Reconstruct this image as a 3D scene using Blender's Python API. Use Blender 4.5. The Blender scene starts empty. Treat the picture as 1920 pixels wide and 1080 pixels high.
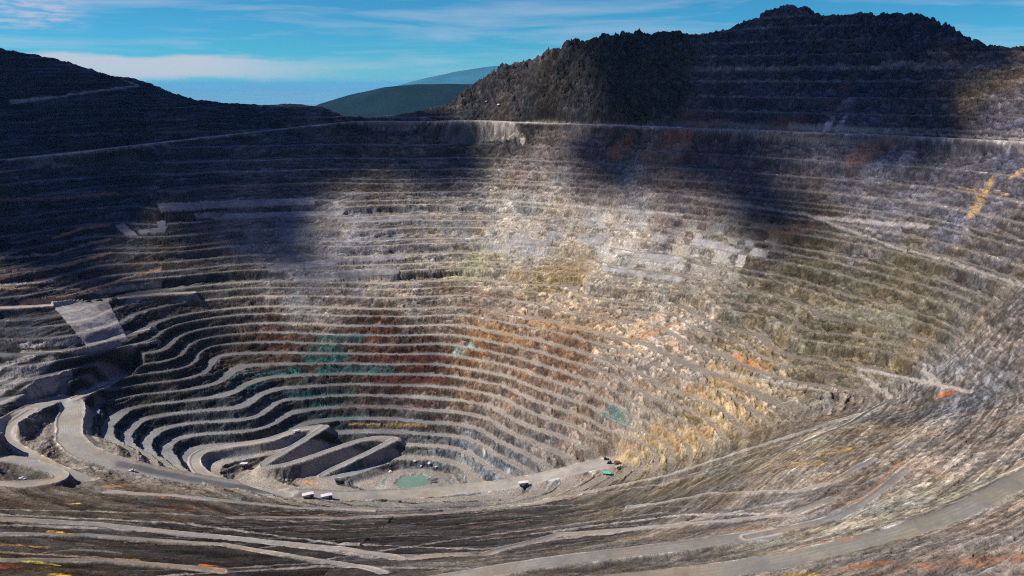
import bpy, bmesh, math, random
import numpy as np

scene = bpy.context.scene
R = math.radians
QUAL = 1.0                      # sampling density of the terrain mesh

# ------------------------------------------------------------------ camera, sky, sun, exposure
CAM_Z = 620.0                   # camera height above the pit floor datum
PITCH = R(12.94)
FPX = 1663.0                    # focal length in photograph pixels (1920 wide)
cam_d = bpy.data.cameras.new("camera")
cam = bpy.data.objects.new("camera", cam_d)
scene.collection.objects.link(cam)
cam.location = (0, 0, CAM_Z)
cam.rotation_euler = (math.pi / 2 - PITCH, 0, 0)
cam_d.sensor_width = 36.0
cam_d.lens = 36.0 * FPX / 1920.0
cam_d.clip_start = 1.0
cam_d.clip_end = 600000.0
scene.camera = cam

SUN_EL, SUN_AZ = R(44), R(-90)   # azimuth clockwise from +Y: the sun stands to the left, a little behind the camera
sun_dir = np.array([math.sin(SUN_AZ) * math.cos(SUN_EL), math.cos(SUN_AZ) * math.cos(SUN_EL), math.sin(SUN_EL)])
sd = bpy.data.lights.new("sun", 'SUN')
sd.energy = 5.0
sd.angle = R(0.5)
sd.color = (1.0, 0.93, 0.83)
sun = bpy.data.objects.new("sun", sd)
scene.collection.objects.link(sun)
from mathutils import Vector
sun.rotation_euler = Vector(sun_dir).to_track_quat('Z', 'Y').to_euler()

scene.view_settings.view_transform = 'Standard'
scene.view_settings.look = 'None'
scene.view_settings.exposure = 0.6
scene.view_settings.gamma = 1.0
scene.render.engine = 'CYCLES'
scene.cycles.max_bounces = 4
scene.cycles.diffuse_bounces = 2
scene.cycles.volume_bounces = 0
scene.cycles.use_denoising = False
scene.cycles.pixel_filter_type = 'BLACKMAN_HARRIS'
scene.cycles.filter_width = 1.1

world = bpy.data.worlds.new("World")
scene.world = world
world.use_nodes = True
W = world.node_tree
W.nodes.clear()
def wn(t, **kw):
    n = W.nodes.new(t)
    for k, v in kw.items():
        setattr(n, k, v)
    return n
def wl(a, b): W.links.new(a, b)
def wmath(op, a, b=None, c=None):
    n = wn('ShaderNodeMath', operation=op)
    for i, v in enumerate((a, b, c)):
        if v is None: continue
        if isinstance(v, (int, float)): n.inputs[i].default_value = v
        else: wl(v, n.inputs[i])
    return n.outputs[0]
tc = wn('ShaderNodeTexCoord')
sep = wn('ShaderNodeSeparateXYZ'); wl(tc.outputs['Generated'], sep.inputs[0])
zc = wmath('MAXIMUM', sep.outputs['Z'], 0.012)
comb = wn('ShaderNodeCombineXYZ')
wl(sep.outputs['X'], comb.inputs[0]); wl(sep.outputs['Y'], comb.inputs[1]); wl(zc, comb.inputs[2])
sky = wn('ShaderNodeTexSky', sky_type='NISHITA', sun_disc=False, sun_elevation=SUN_EL, sun_rotation=SUN_AZ)
sky.altitude = 4000.0
sky.air_density = 1.0
sky.dust_density = 0.3
sky.ozone_density = 1.5
wl(comb.outputs[0], sky.inputs[0])
hsv = wn('ShaderNodeMixRGB', blend_type='MULTIPLY'); hsv.inputs[0].default_value = 1.0; hsv.inputs[2].default_value = (0.23, 0.76, 1.04, 1)
wl(sky.outputs[0], hsv.inputs[1])
tint = wn('ShaderNodeMixRGB'); tint.inputs[1].default_value = (0.155, 0.585, 0.77, 1); tint.inputs[2].default_value = (0.10, 0.36, 1.15, 1)
tr = wn('ShaderNodeMapRange'); tr.inputs[1].default_value = 0.12; tr.inputs[2].default_value = 0.5; wl(sep.outputs['Z'], tr.inputs[0])
wl(tr.outputs[0], tint.inputs[0]); wl(tint.outputs[0], hsv.inputs[2])
# thin high cloud, stretched along the horizon
cmap = wn('ShaderNodeMapping'); cmap.inputs['Scale'].default_value = (3.0, 3.0, 38.0)
wl(tc.outputs['Generated'], cmap.inputs[0])
cn = wn('ShaderNodeTexNoise'); cn.inputs['Scale'].default_value = 1.6; cn.inputs['Detail'].default_value = 7; cn.inputs['Roughness'].default_value = 0.6; cn.inputs['Distortion'].default_value = 0.4
wl(cmap.outputs[0], cn.inputs['Vector'])
cr = wn('ShaderNodeMapRange'); cr.inputs[1].default_value = 0.46; cr.inputs[2].default_value = 0.74; cr.inputs[3].default_value = 0.0; cr.inputs[4].default_value = 0.42
wl(cn.outputs['Fac'], cr.inputs[0])
cmix = wn('ShaderNodeMixRGB'); cmix.inputs[2].default_value = (5.0, 5.2, 6.4, 1)
wl(cr.outputs[0], cmix.inputs[0]); wl(hsv.outputs[0], cmix.inputs[1])
bg = wn('ShaderNodeBackground'); bg.inputs['Strength'].default_value = 0.078
# the bank of low cloud over the lowland, left of the saddle
ratio = wmath('DIVIDE', sep.outputs['X'], sep.outputs['Y'])
def wrange(v, a, b, c, d, smooth=True):
    n = wn('ShaderNodeMapRange'); n.interpolation_type = 'SMOOTHSTEP' if smooth else 'LINEAR'
    for i, q in enumerate((a, b, c, d)): n.inputs[i + 1].default_value = q
    wl(v, n.inputs[0]); return n.outputs[0]
bmap = wn('ShaderNodeMapping'); bmap.inputs['Scale'].default_value = (14, 14, 90); wl(tc.outputs['Generated'], bmap.inputs[0])
bn = wn('ShaderNodeTexNoise'); bn.inputs['Scale'].default_value = 1.0; bn.inputs['Detail'].default_value = 6; bn.inputs['Roughness'].default_value = 0.55; wl(bmap.outputs[0], bn.inputs['Vector'])
zz = wmath('ADD', sep.outputs['Z'], wmath('MULTIPLY', wmath('SUBTRACT', bn.outputs['Fac'], 0.5), 0.018))
bank = wmath('MULTIPLY', wrange(zz, 0.0005, 0.009, 0, 1), wrange(zz, 0.024, 0.031, 1, 0))
bank = wmath('MULTIPLY', bank, wmath('MULTIPLY', wrange(ratio, -0.60, -0.50, 0, 1), wrange(ratio, -0.36, -0.14, 1, 0.12)))
front = wmath('GREATER_THAN', sep.outputs['Y'], 0.0)
bank = wmath('MULTIPLY', wmath('MULTIPLY', bank, front), 0.8)
bmix = wn('ShaderNodeMixRGB'); bmix.inputs[2].default_value = (5.2, 5.2, 5.9, 1)
wl(bank, bmix.inputs[0]); wl(cmix.outputs[0], bmix.inputs[1])
pn = wn('ShaderNodeTexNoise'); pn.inputs['Scale'].default_value = 2.6; pn.inputs['Detail'].default_value = 8; pn.inputs['Roughness'].default_value = 0.62; wl(bmap.outputs[0], pn.inputs['Vector'])
puff = wmath('MULTIPLY', wrange(sep.outputs['Z'], 0.045, 0.062, 0, 1), wrange(sep.outputs['Z'], 0.082, 0.10, 1, 0))
puff = wmath('MULTIPLY', wmath('MULTIPLY', puff, wrange(ratio, -0.50, -0.44, 1, 0)), wmath('MULTIPLY', front, wrange(pn.outputs['Fac'], 0.40, 0.62, 0.05, 0.75)))
pmix = wn('ShaderNodeMixRGB'); pmix.inputs[2].default_value = (4.4, 4.6, 6.0, 1)
wl(puff, pmix.inputs[0]); wl(bmix.outputs[0], pmix.inputs[1])
wl(pmix.outputs[0], bg.inputs['Color'])
wo = wn('ShaderNodeOutputWorld'); wl(bg.outputs[0], wo.inputs['Surface'])

# ------------------------------------------------------------------ helpers
def ray(px, py):
    u = (np.asarray(px, float) - 960) / FPX; v = (540 - np.asarray(py, float)) / FPX
    cp, sp = math.cos(PITCH), math.sin(PITCH)
    return u, cp + v * sp, -sp + v * cp
def at_z(px, py, z):
    dx, dy, dz = ray(px, py); s = z / dz
    return dx * s, dy * s
def at_y(px, py, y):
    dx, dy, dz = ray(px, py); s = y / dy
    return dx * s, y, dz * s
def zp(py):                      # level of a bench seen at height py on the back wall (1:0.69 overall slope)
    _, dy, dz = ray(700, py); t = -dz / dy
    return -t * 1540.0 / (0.69 + t)

def set_props(o, label=None, cat=None, group=None, kind=None):
    if label: o['label'] = label
    if cat: o['category'] = cat
    if group: o['group'] = group
    if kind: o['kind'] = kind
    return o

rng = np.random.default_rng(7)
_P = rng.permutation(4096)
_P = np.concatenate([_P, _P])
_G = rng.uniform(0, 2 * math.pi, 4096)
_GX = np.cos(_G).astype(np.float32); _GY = np.sin(_G).astype(np.float32)
def perlin(x, y):
    xi = np.floor(x).astype(np.int64); yi = np.floor(y).astype(np.int64)
    xf = (x - xi).astype(np.float32); yf = (y - yi).astype(np.float32)
    u = xf * xf * xf * (xf * (xf * 6 - 15) + 10); v = yf * yf * yf * (yf * (yf * 6 - 15) + 10)
    def g(ix, iy, fx, fy):
        h = _P[(_P[ix & 4095] + iy) & 4095]
        return _GX[h] * fx + _GY[h] * fy
    a = g(xi, yi, xf, yf); b = g(xi + 1, yi, xf - 1, yf)
    c = g(xi, yi + 1, xf, yf - 1); d = g(xi + 1, yi + 1, xf - 1, yf - 1)
    ab = a + u * (b - a); cd = c + u * (d - c)
    return (ab + v * (cd - ab)) * 1.4
def fbm(x, y, scale, octs=4, gain=0.5, ridged=False):
    out = 0; amp = 1; tot = 0
    for k in range(octs):
        n = perlin(x / scale + 17.3 * k, y / scale - 9.1 * k)
        if ridged: n = 1 - 2 * np.abs(n)
        out = out + amp * n; tot += amp; amp *= gain; scale *= 0.5
    return out / tot
def worley(x, y, seed=0):
    """nearest-cell noise: cell value -1..1, facet offset inside the cell, distance to the cell border"""
    xi = np.floor(x).astype(np.int64); yi = np.floor(y).astype(np.int64)
    d1 = np.full(x.shape, 9e9, np.float32); d2 = d1.copy(); val = np.zeros(x.shape, np.float32); fac = np.zeros(x.shape, np.float32)
    for j in (-1, 0, 1):
        for i in (-1, 0, 1):
            h = _P[(_P[(xi + i + seed) & 4095] + yi + j) & 4095]
            h2 = _P[h + 1]; h3 = _P[h2 + 7]
            ox = (x - (xi + i) - h / 4096.0).astype(np.float32); oy = (y - (yi + j) - h2 / 4096.0).astype(np.float32)
            d = ox * ox + oy * oy
            nr = d < d1
            d2 = np.where(nr, d1, np.minimum(d2, d))
            d1 = np.where(nr, d, d1)
            val = np.where(nr, h3 / 2048.0 - 1, val)
            fac = np.where(nr, ox * _GX[h3] + oy * _GY[h3], fac)
    return val, fac, np.sqrt(d2) - np.sqrt(d1)
def sstep(a, b, x):
    t = np.clip((x - a) / (b - a), 0, 1); return t * t * (3 - 2 * t)

# ------------------------------------------------------------------ control levels of the pit (photo position, level below camera)
CP = []
def level(z, pts):
    for p in pts:
        x, y = at_z(p[0], p[1], z); CP.append((x, y, z))
def knots(pts):
    for px, py, z in pts:
        x, y = at_z(px, py, z); CP.append((x, y, z))
knots([(0,300,-142),(160,283,-132),(320,265,-119),(480,247,-104),(640,228,-85),(700,226,-83),(800,228,-83),(900,225,-82),
       (1000,231,-84),(1100,234,-85),(1280,240,-86),(1500,248,-86),(1700,255,-86),(1920,265,-86)])
level(zp(285), [(0,310),(320,294),(483,290),(640,286),(820,286)])
level(zp(322), [(0,353),(300,337),(433,327),(640,322),(800,323)])
level(zp(373), [(0,408),(100,396),(293,382),(590,373),(750,374),(880,372)])
level(zp(392), [(360,405),(640,398),(743,392),(860,392)])
level(zp(433), [(0,485),(207,447),(400,440),(640,434),(820,431)])
knots([(1920,577,-257),(1920,389,-165)])
level(zp(468), [(640,474),(800,467),(900,465),(1100,478),(1280,503),(1447,540),(1613,590)])
level(zp(483), [(870,480),(990,487),(1120,505),(1280,527),(1380,553),(1513,603)])
level(zp(522), [(750,525),(900,518),(1100,530),(1280,565),(1447,627),(1700,700)])
knots([(0,578,-360),(100,573,-365),(213,560,-374),(283,553,-380),(433,543,-385),(640,540,-385)])
level(zp(593), [(380,600),(640,594),(773,595),(853,592),(940,607),(1040,625),(1140,652),(1280,712),(1400,770)])
level(zp(658), [(400,660),(640,655),(830,656),(900,668),(1000,694),(1200,780),(1290,815)])
level(zp(730), [(560,735),(817,730),(933,747),(1067,803),(1190,847)])
level(zp(752), [(550,752),(797,753),(930,777),(973,800),(1070,837),(1107,857)])
level(zp(772), [(592,772),(797,775),(940,810),(1007,843),(1070,870)])
level(zp(793), [(600,797),(800,797),(923,830),(1017,883)])
level(zp(816), [(773,817),(907,843),(990,893)])
level(-590, [(780,843),(890,870),(953,907)])
level(-612, [(780,904),(760,892),(805,892),(755,916),(800,914),(840,900)])
knots([(170,650,-415),(40,650,-405),(0,700,-430),(300,660,-440),(150,740,-470),(330,700,-470)])
level(-489, [(250,737),(187,752),(155,820),(195,840)])
level(-503, [(350,748),(232,772),(205,815),(248,842)])
level(-517, [(450,760),(268,785),(250,832),(285,855)])
level(-532, [(480,782),(400,792),(300,810),(290,850)])
level(-546, [(480,807),(345,822),(332,860)])
level(-560, [(500,827),(400,838),(362,855),(380,890)])
# haul road, ramps
knots([(0,800,-455),(60,765,-462),(120,820,-485),(160,850,-490),(250,875,-505),(350,895,-525),(450,912,-545),(600,932,-570),
       (760,925,-592),(900,915,-590),(1000,900,-572),(1080,880,-552),(1140,870,-542),(450,915,-558)])
# near slope, right flank
knots([(0,870,-470),(0,940,-455),(300,960,-475),(600,962,-535),(900,960,-535),(1200,930,-495),(0,1080,-370),(400,1080,-385),
       (860,1080,-362),(1400,1080,-310),(1920,1080,-240),(400,1015,-440),(900,1015,-450),(1200,1000,-420),(1500,985,-350),
       (1400,900,-400),(1700,850,-348),(1900,720,-322),(1900,640,-288),(1600,800,-382),(1800,780,-345),(1600,740,-400),
       (1300,860,-475),(1050,922,-553),(950,938,-572),(1130,898,-537),(1190,880,-520),(1920,890,-300)])
# right mountain and left hill: skyline with distance, and the falling back slopes
SKY_R = [(640,214,2180),(700,222,2180),(750,216,2200),(800,207,2190),(850,193,2180),(880,170,2160),(910,158,2150),(925,142,2145),(940,134,2140),(962,139,2130),(1000,118,2115),(1030,96,2100),
         (1070,75,2090),(1120,66,2080),(1200,58,2060),(1250,52,2050),(1300,56,2030),(1350,45,2010),(1420,28,1985),(1440,13,1975),
         (1490,9,1960),(1530,20,1930),(1570,28,1905),(1620,22,1880),(1660,30,1850),(1700,33,1830),(1722,29,1815),(1745,38,1800),
         (1762,48,1790),(1783,50,1775),(1800,76,1765),(1830,84,1750),(1920,84,1690),(2040,84,1640)]
SKY_L = [(-120,70,2000),(0,92,2040),(70,105,2060),(120,115,2080),(215,145,2110),(260,150,2130),(310,170,2150),(345,185,2165),(400,193,2180),(490,197,2190),
         (560,196,2195),(600,200,2190),(625,210,2185)]
for px, py, d in SKY_R + SKY_L:
    if px > 860: py = py + (15 if 960 < px < 1380 else 7)        # the broken rock on top adds this much
    x, y, z = at_y(px, py, d)
    CP.append((x, y, z)); CP.append((x * 1.05, y + 230, z - 130)); CP.append((x * 1.15, y + 700, z - 430))
CP += [(-850,1290,-455),(-1000,1310,-450),(-1000,1200,-480),(-1300,1250,-440),(-1500,1000,-400),(-1200,1450,-260),(-1500,1500,-190),(-1600,1800,110),(-1250,500,-300),(1300,1300,90),(1150,800,-30),(850,420,-120),(0,250,-250),(-400,300,-285),
       (300,250,-170),(-800,700,-330),(-1050,1100,-400),(500,520,-220),(-1700,2600,-60),(1800,2300,-150)]
CP = np.array(CP)

# thin-plate surface through the levels
def tps(P, lam):
    n = len(P); S = 1000.0
    xy = P[:, :2] / S
    r2 = ((xy[:, None] - xy[None]) ** 2).sum(-1)
    K = 0.5 * r2 * np.log(r2 + 1e-12)
    A = np.zeros((n + 3, n + 3)); A[:n, :n] = K + np.diag(lam)
    Q = np.c_[np.ones(n), xy]; A[:n, n:] = Q; A[n:, :n] = Q.T
    b = np.r_[P[:, 2], 0, 0, 0]
    return xy, np.linalg.solve(A, b)
GS = 10.0; GX0, GY0 = -3000.0, -600.0; GNX, GNY = 601, 481
gx = GX0 + GS * np.arange(GNX); gy = GY0 + GS * np.arange(GNY)
GXX, GYY = np.meshgrid(gx, gy)
txy, tw = tps(CP, np.where((CP[:, 0] < -330) & (CP[:, 1] < 1450), 1e-5, 6e-4))
Z0 = np.zeros(GXX.size)
fx, fy = GXX.ravel() / 1000, GYY.ravel() / 1000
for i in range(len(txy)):
    r2 = (fx - txy[i, 0]) ** 2 + (fy - txy[i, 1]) ** 2
    Z0 += tw[i] * 0.5 * r2 * np.log(r2 + 1e-12)
Z0 += tw[-3] + tw[-2] * fx + tw[-1] * fy
Z0 = np.clip(Z0.reshape(GXX.shape), -900, 260)
def cubic(F, x, y):
    gxx = np.clip((x - GX0) / GS, 1.001, GNX - 3.001); gyy = np.clip((y - GY0) / GS, 1.001, GNY - 3.001)
    ix = gxx.astype(np.int64); iy = gyy.astype(np.int64)
    tx = gxx - ix; ty = gyy - iy
    def w(t): return (-.5*t+t*t-.5*t**3, 1-2.5*t*t+1.5*t**3, .5*t+2*t*t-1.5*t**3, -.5*t*t+.5*t**3)
    wx, wy = w(tx), w(ty); out = 0
    for j in range(4):
        row = 0
        for i in range(4):
            row = row + wx[i] * F[iy + j - 1, ix + i - 1]
        out = out + wy[j] * row
    return out
def bilin(F, x, y):
    gxx = np.clip((x - GX0) / GS, 0, GNX - 1.001); gyy = np.clip((y - GY0) / GS, 0, GNY - 1.001)
    ix = gxx.astype(np.int64); iy = gyy.astype(np.int64); tx = gxx - ix; ty = gyy - iy
    if F.ndim == 3: tx = tx[..., None]; ty = ty[..., None]
    return (F[iy, ix]*(1-tx) + F[iy, ix+1]*tx)*(1-ty) + (F[iy+1, ix]*(1-tx) + F[iy+1, ix+1]*tx)*ty

# ------------------------------------------------------------------ terrain sampling grid: denser near the camera
fine = 0.00095 / QUAL
tt = np.concatenate([np.linspace(-1.15, -0.64, 70, endpoint=False), np.arange(-0.64, 0.64, fine), np.linspace(0.64, 1.15, 70)])
ys = [90.0]
while ys[-1] < 2450:
    y = ys[-1]
    ys.append(y + (12.0 if y < 330 else (1.15 + 0.45 * (y / 2000.0)) / QUAL))
while ys[-1] < 4100: ys.append(ys[-1] + 18 + (ys[-1] - 2450) * 0.02)
yy = np.array(ys)
NR, NC = len(yy), len(tt)
Y = np.repeat(yy[:, None], NC, 1); X = Y * tt[None]
ZS = cubic(Z0, X, Y)

def drape(px, py, Z):            # where the view line through a photo point first meets the ground
    dx, dy, dz = ray(px, py)
    c = int(np.clip(np.searchsorted(tt, dx / dy), 1, NC - 1))
    h = Z[:, c] - yy * dz / dy
    k = np.nonzero((h[1:] >= 0) & (yy[1:] > 300))[0]
    if len(k) == 0: return None
    k = k[0] + 1
    f = h[k - 1] / (h[k - 1] - h[k]) if h[k - 1] < 0 else 0
    y = yy[k - 1] + f * (yy[k] - yy[k - 1])
    return dx / dy * y, y, y * dz / dy
def drape_line(pts, Z, step=12.0):
    out = []
    for (a, b) in zip(pts[:-1], pts[1:]):
        n = max(1, int(math.hypot(b[0]-a[0], b[1]-a[1]) / step))
        for i in range(n):
            q = drape(a[0] + (b[0]-a[0]) * i / n, a[1] + (b[1]-a[1]) * i / n, Z)
            if q: out.append(q)
    q = drape(pts[-1][0], pts[-1][1], Z)
    if q: out.append(q)
    return np.array(out)

# material zones: photo position -> ground colour with shade put in on shaded walls, bench strength, bench width, roughness of the natural ground
ZN = [ # px, py, (r,g,b), terrace, flat, rugged, dust
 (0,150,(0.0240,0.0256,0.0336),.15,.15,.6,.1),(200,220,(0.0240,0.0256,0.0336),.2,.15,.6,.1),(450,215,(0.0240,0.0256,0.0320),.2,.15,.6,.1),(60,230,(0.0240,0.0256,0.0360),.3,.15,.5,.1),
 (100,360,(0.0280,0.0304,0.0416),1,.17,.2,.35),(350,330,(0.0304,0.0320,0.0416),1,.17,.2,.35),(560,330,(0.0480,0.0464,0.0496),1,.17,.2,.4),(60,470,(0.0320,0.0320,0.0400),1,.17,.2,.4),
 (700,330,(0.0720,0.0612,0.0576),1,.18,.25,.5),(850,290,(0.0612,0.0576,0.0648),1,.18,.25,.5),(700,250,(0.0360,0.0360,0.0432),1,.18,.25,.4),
 (450,430,(0.1040,0.1040,0.1000),1,.2,.2,.5),(650,440,(0.1600,0.1600,0.1680),1,.2,.15,.5),(350,480,(0.0560,0.0520,0.0480),1,.2,.2,.5),(560,520,(0.1440,0.1440,0.1440),1,.2,.2,.5),
 (850,400,(0.2160,0.1944,0.1584),1,.2,.3,.6),(950,430,(0.2376,0.2160,0.1872),1,.2,.25,.6),(1150,440,(0.2448,0.2232,0.2016),1,.18,.25,.6),(1000,380,(0.2160,0.1944,0.1656),1,.18,.3,.6),
 (1350,470,(0.2304,0.2160,0.1872),1,.18,.3,.6),(900,490,(0.2088,0.1872,0.1368),1,.18,.35,.6),(1050,520,(0.2016,0.1584,0.0936),.8,.18,.45,.5),(1200,540,(0.1944,0.1728,0.1368),1,.18,.4,.6),
 (950,560,(0.1872,0.1656,0.1368),.8,.2,.5,.6),(750,560,(0.2016,0.1872,0.1584),.8,.22,.45,.7),(1120,590,(0.1944,0.1656,0.1296),.7,.2,.5,.6),(1250,620,(0.2016,0.1800,0.1584),.8,.2,.45,.6),
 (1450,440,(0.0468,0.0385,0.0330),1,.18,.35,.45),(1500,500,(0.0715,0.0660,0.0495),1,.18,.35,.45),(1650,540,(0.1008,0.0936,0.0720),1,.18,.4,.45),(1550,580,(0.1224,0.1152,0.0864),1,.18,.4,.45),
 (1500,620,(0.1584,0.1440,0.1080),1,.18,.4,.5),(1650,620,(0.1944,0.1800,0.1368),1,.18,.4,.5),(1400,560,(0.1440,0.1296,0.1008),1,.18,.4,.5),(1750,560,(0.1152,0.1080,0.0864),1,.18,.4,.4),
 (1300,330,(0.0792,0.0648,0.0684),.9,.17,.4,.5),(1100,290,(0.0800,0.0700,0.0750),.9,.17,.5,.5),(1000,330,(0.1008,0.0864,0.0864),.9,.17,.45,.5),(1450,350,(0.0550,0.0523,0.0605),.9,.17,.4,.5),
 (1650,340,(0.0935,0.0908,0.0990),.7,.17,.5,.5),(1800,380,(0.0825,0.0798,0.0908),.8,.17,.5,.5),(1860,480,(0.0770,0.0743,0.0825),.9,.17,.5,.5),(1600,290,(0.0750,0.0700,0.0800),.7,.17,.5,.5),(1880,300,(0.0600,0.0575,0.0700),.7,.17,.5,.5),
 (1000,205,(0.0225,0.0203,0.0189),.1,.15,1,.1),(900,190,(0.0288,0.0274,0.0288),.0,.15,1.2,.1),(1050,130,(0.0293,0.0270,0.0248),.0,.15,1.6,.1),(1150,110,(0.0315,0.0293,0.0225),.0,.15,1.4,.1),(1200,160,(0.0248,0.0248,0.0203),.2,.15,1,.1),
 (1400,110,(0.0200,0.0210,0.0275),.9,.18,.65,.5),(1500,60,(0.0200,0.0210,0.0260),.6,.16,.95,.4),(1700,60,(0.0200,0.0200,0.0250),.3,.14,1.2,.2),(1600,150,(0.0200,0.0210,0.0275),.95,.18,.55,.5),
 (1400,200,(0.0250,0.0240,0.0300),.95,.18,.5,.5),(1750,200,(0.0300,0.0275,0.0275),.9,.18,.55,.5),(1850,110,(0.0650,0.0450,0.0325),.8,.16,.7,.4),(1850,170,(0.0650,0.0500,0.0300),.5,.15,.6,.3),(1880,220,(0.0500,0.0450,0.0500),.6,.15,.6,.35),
 (500,620,(0.0600,0.0425,0.0350),1,.36,.45,.8),(700,620,(0.0650,0.0450,0.0375),1,.36,.45,.8),(620,700,(0.0400,0.0425,0.0425),1,.36,.45,.7),(780,690,(0.0600,0.0375,0.0325),1,.36,.45,.8),(900,640,(0.1224,0.0792,0.0540),1,.34,.45,.8),
 (900,720,(0.1512,0.1296,0.1152),1,.36,.45,.8),(1050,690,(0.1440,0.1080,0.0864),1,.34,.45,.8),(1100,780,(0.1584,0.1368,0.1260),1,.36,.45,.8),(1250,740,(0.2160,0.1944,0.1764),1,.3,.45,.7),(1000,790,(0.1224,0.1116,0.1080),1,.38,.45,.8),
 (1380,680,(0.2088,0.1800,0.1368),1,.28,.45,.65),(1300,800,(0.2160,0.1800,0.1152),1,.28,.45,.65),(1180,700,(0.2016,0.1800,0.1656),1,.3,.45,.7),
 (750,770,(0.0375,0.0350,0.0375),1,.4,.4,.8),(600,780,(0.0300,0.0350,0.0375),1,.4,.4,.8),(880,850,(0.0936,0.1044,0.1188),1,.4,.4,.6),(950,880,(0.0936,0.1044,0.1224),1,.4,.4,.55),(780,860,(0.0720,0.0828,0.0936),.8,.4,.4,.6),
 (650,860,(0.0720,0.0828,0.0900),.8,.42,.4,.7),(500,880,(0.1152,0.1080,0.1008),.6,.45,.4,.9),
 (200,790,(0.0350,0.0425,0.0475),1,.45,.35,.95),(300,820,(0.0325,0.0400,0.0450),1,.45,.35,.95),(450,790,(0.0350,0.0400,0.0425),1,.4,.35,.9),(50,700,(0.0250,0.0275,0.0300),1,.3,.35,.7),(150,690,(0.0275,0.0250,0.0210),1,.3,.4,.8),(300,680,(0.0300,0.0260,0.0200),.9,.3,.45,.6),
 (400,640,(0.0450,0.0350,0.0275),.8,.3,.45,.6),(350,560,(0.0864,0.0720,0.0576),.9,.2,.4,.5),(60,600,(0.0288,0.0310,0.0396),.8,.17,.3,.3),(60,540,(0.0432,0.0360,0.0360),1,.18,.3,.5),
 (150,880,(0.1440,0.1296,0.1116),.4,.3,.3,.8),(400,920,(0.1440,0.1296,0.1116),.4,.3,.3,.8),(60,850,(0.1440,0.1296,0.1152),.3,.3,.3,.8),
 (100,940,(0.1080,0.0864,0.0648),.5,.3,.3,.5),(350,950,(0.0960,0.0780,0.0600),.5,.3,.3,.6),(600,975,(0.0540,0.0480,0.0450),.5,.25,.3,.5),(900,970,(0.0510,0.0480,0.0450),.5,.25,.3,.5),(1150,930,(0.0936,0.0828,0.0684),.4,.25,.3,.5),
 (150,1010,(0.0600,0.0510,0.0450),.6,.3,.3,.5),(450,1020,(0.0360,0.0348,0.0360),.6,.25,.3,.4),(800,1020,(0.0420,0.0408,0.0450),.6,.25,.3,.4),(100,1065,(0.0720,0.0540,0.0330),.5,.25,.3,.4),(500,1070,(0.0420,0.0360,0.0330),.6,.25,.3,.4),
 (1100,1000,(0.0720,0.0660,0.0660),.5,.25,.3,.5),(1300,900,(0.1152,0.1044,0.0828),.3,.2,.3,.5),(1450,850,(0.1440,0.1296,0.0972),.2,.2,.3,.5),(1550,880,(0.1800,0.1584,0.1368),.15,.2,.45,.5),(1650,800,(0.1800,0.1656,0.1440),.1,.2,.5,.5),
 (1400,960,(0.1584,0.1440,0.1368),.4,.25,.35,.5),(1700,900,(0.2016,0.1836,0.1692),.1,.2,.5,.4),(1850,800,(0.1872,0.1764,0.1692),.1,.2,.5,.4),(1800,740,(0.1224,0.1332,0.1584),.1,.2,.4,.4),(1880,680,(0.1152,0.1080,0.1116),.4,.2,.5,.4),
 (1700,760,(0.1440,0.1368,0.1332),.2,.2,.45,.4),(1150,1050,(0.1440,0.1320,0.1200),.2,.2,.2,.6),(1600,1000,(0.2160,0.2052,0.1728),.15,.2,.25,.6),(1850,930,(0.2160,0.2052,0.1728),.15,.2,.25,.6),(1750,1030,(0.1440,0.1296,0.1224),.4,.2,.4,.4),(1400,1070,(0.1944,0.1800,0.1584),.2,.2,.25,.5),
]
zone_xy = []; zone_v = []
def retone(px, py, c):
    r, g_, b = c
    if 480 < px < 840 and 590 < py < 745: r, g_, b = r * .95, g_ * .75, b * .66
    if 840 <= px < 1130 and 540 < py < 760: r, g_, b = r * 1.05, g_ * .93, b * .82
    if 820 < px < 1450 and 370 < py < 640: r, g_, b = r * 1.08, g_ * 1.07, b * 1.05
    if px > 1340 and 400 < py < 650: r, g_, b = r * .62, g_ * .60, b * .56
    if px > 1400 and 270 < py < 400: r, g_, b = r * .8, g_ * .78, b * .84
    if 1130 < px and 640 < py < 830: r, g_, b = r * .85, g_ * .83, b * .80
    if px > 1350 and py > 760: r, g_, b = r * 1.12, g_ * 1.1, b * 1.08
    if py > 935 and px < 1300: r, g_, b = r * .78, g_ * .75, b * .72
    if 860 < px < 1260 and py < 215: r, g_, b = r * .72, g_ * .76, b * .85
    return (r, g_, b)
def tune(p):
    px, py = p[0], p[1]; r, g_, b = retone(px, py, p[2]); te, fl0, ru, du = p[3:]
    if px > 1180 and 230 < py < 640: ru *= .55
    elif 700 < px <= 1180 and 360 < py < 600: ru *= .7
    if (px < 620 and py < 420) or (px > 1250 and py < 260): r, g_, b = r * 1.3, g_ * 1.3, b * 1.35; du = min(1, du + .15)  # shaded walls recoloured lighter and bluer to imitate skylit shade
    elif not (px > 1400 and py < 480) and not (820 < px < 1450 and 370 < py < 600): r, g_, b = r * 1.06, g_ * .99, b * .90
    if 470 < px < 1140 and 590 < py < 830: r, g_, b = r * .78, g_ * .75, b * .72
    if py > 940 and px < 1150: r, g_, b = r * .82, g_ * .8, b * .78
    if 1140 < px < 1260 and py < 215: r, g_, b = r * 1.5, g_ * 1.5, b * 1.6  # further lift painted on the shaded end of the shoulder
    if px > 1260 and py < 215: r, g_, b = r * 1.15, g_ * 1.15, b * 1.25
    return (px, py, (r, g_, b), te, fl0, ru, du)
ZN = [tune(p) for p in ZN]
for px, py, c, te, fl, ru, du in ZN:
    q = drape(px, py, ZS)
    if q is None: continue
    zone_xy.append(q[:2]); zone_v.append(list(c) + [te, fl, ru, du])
zone_xy = np.array(zone_xy); zone_v = np.array(zone_v)
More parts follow.
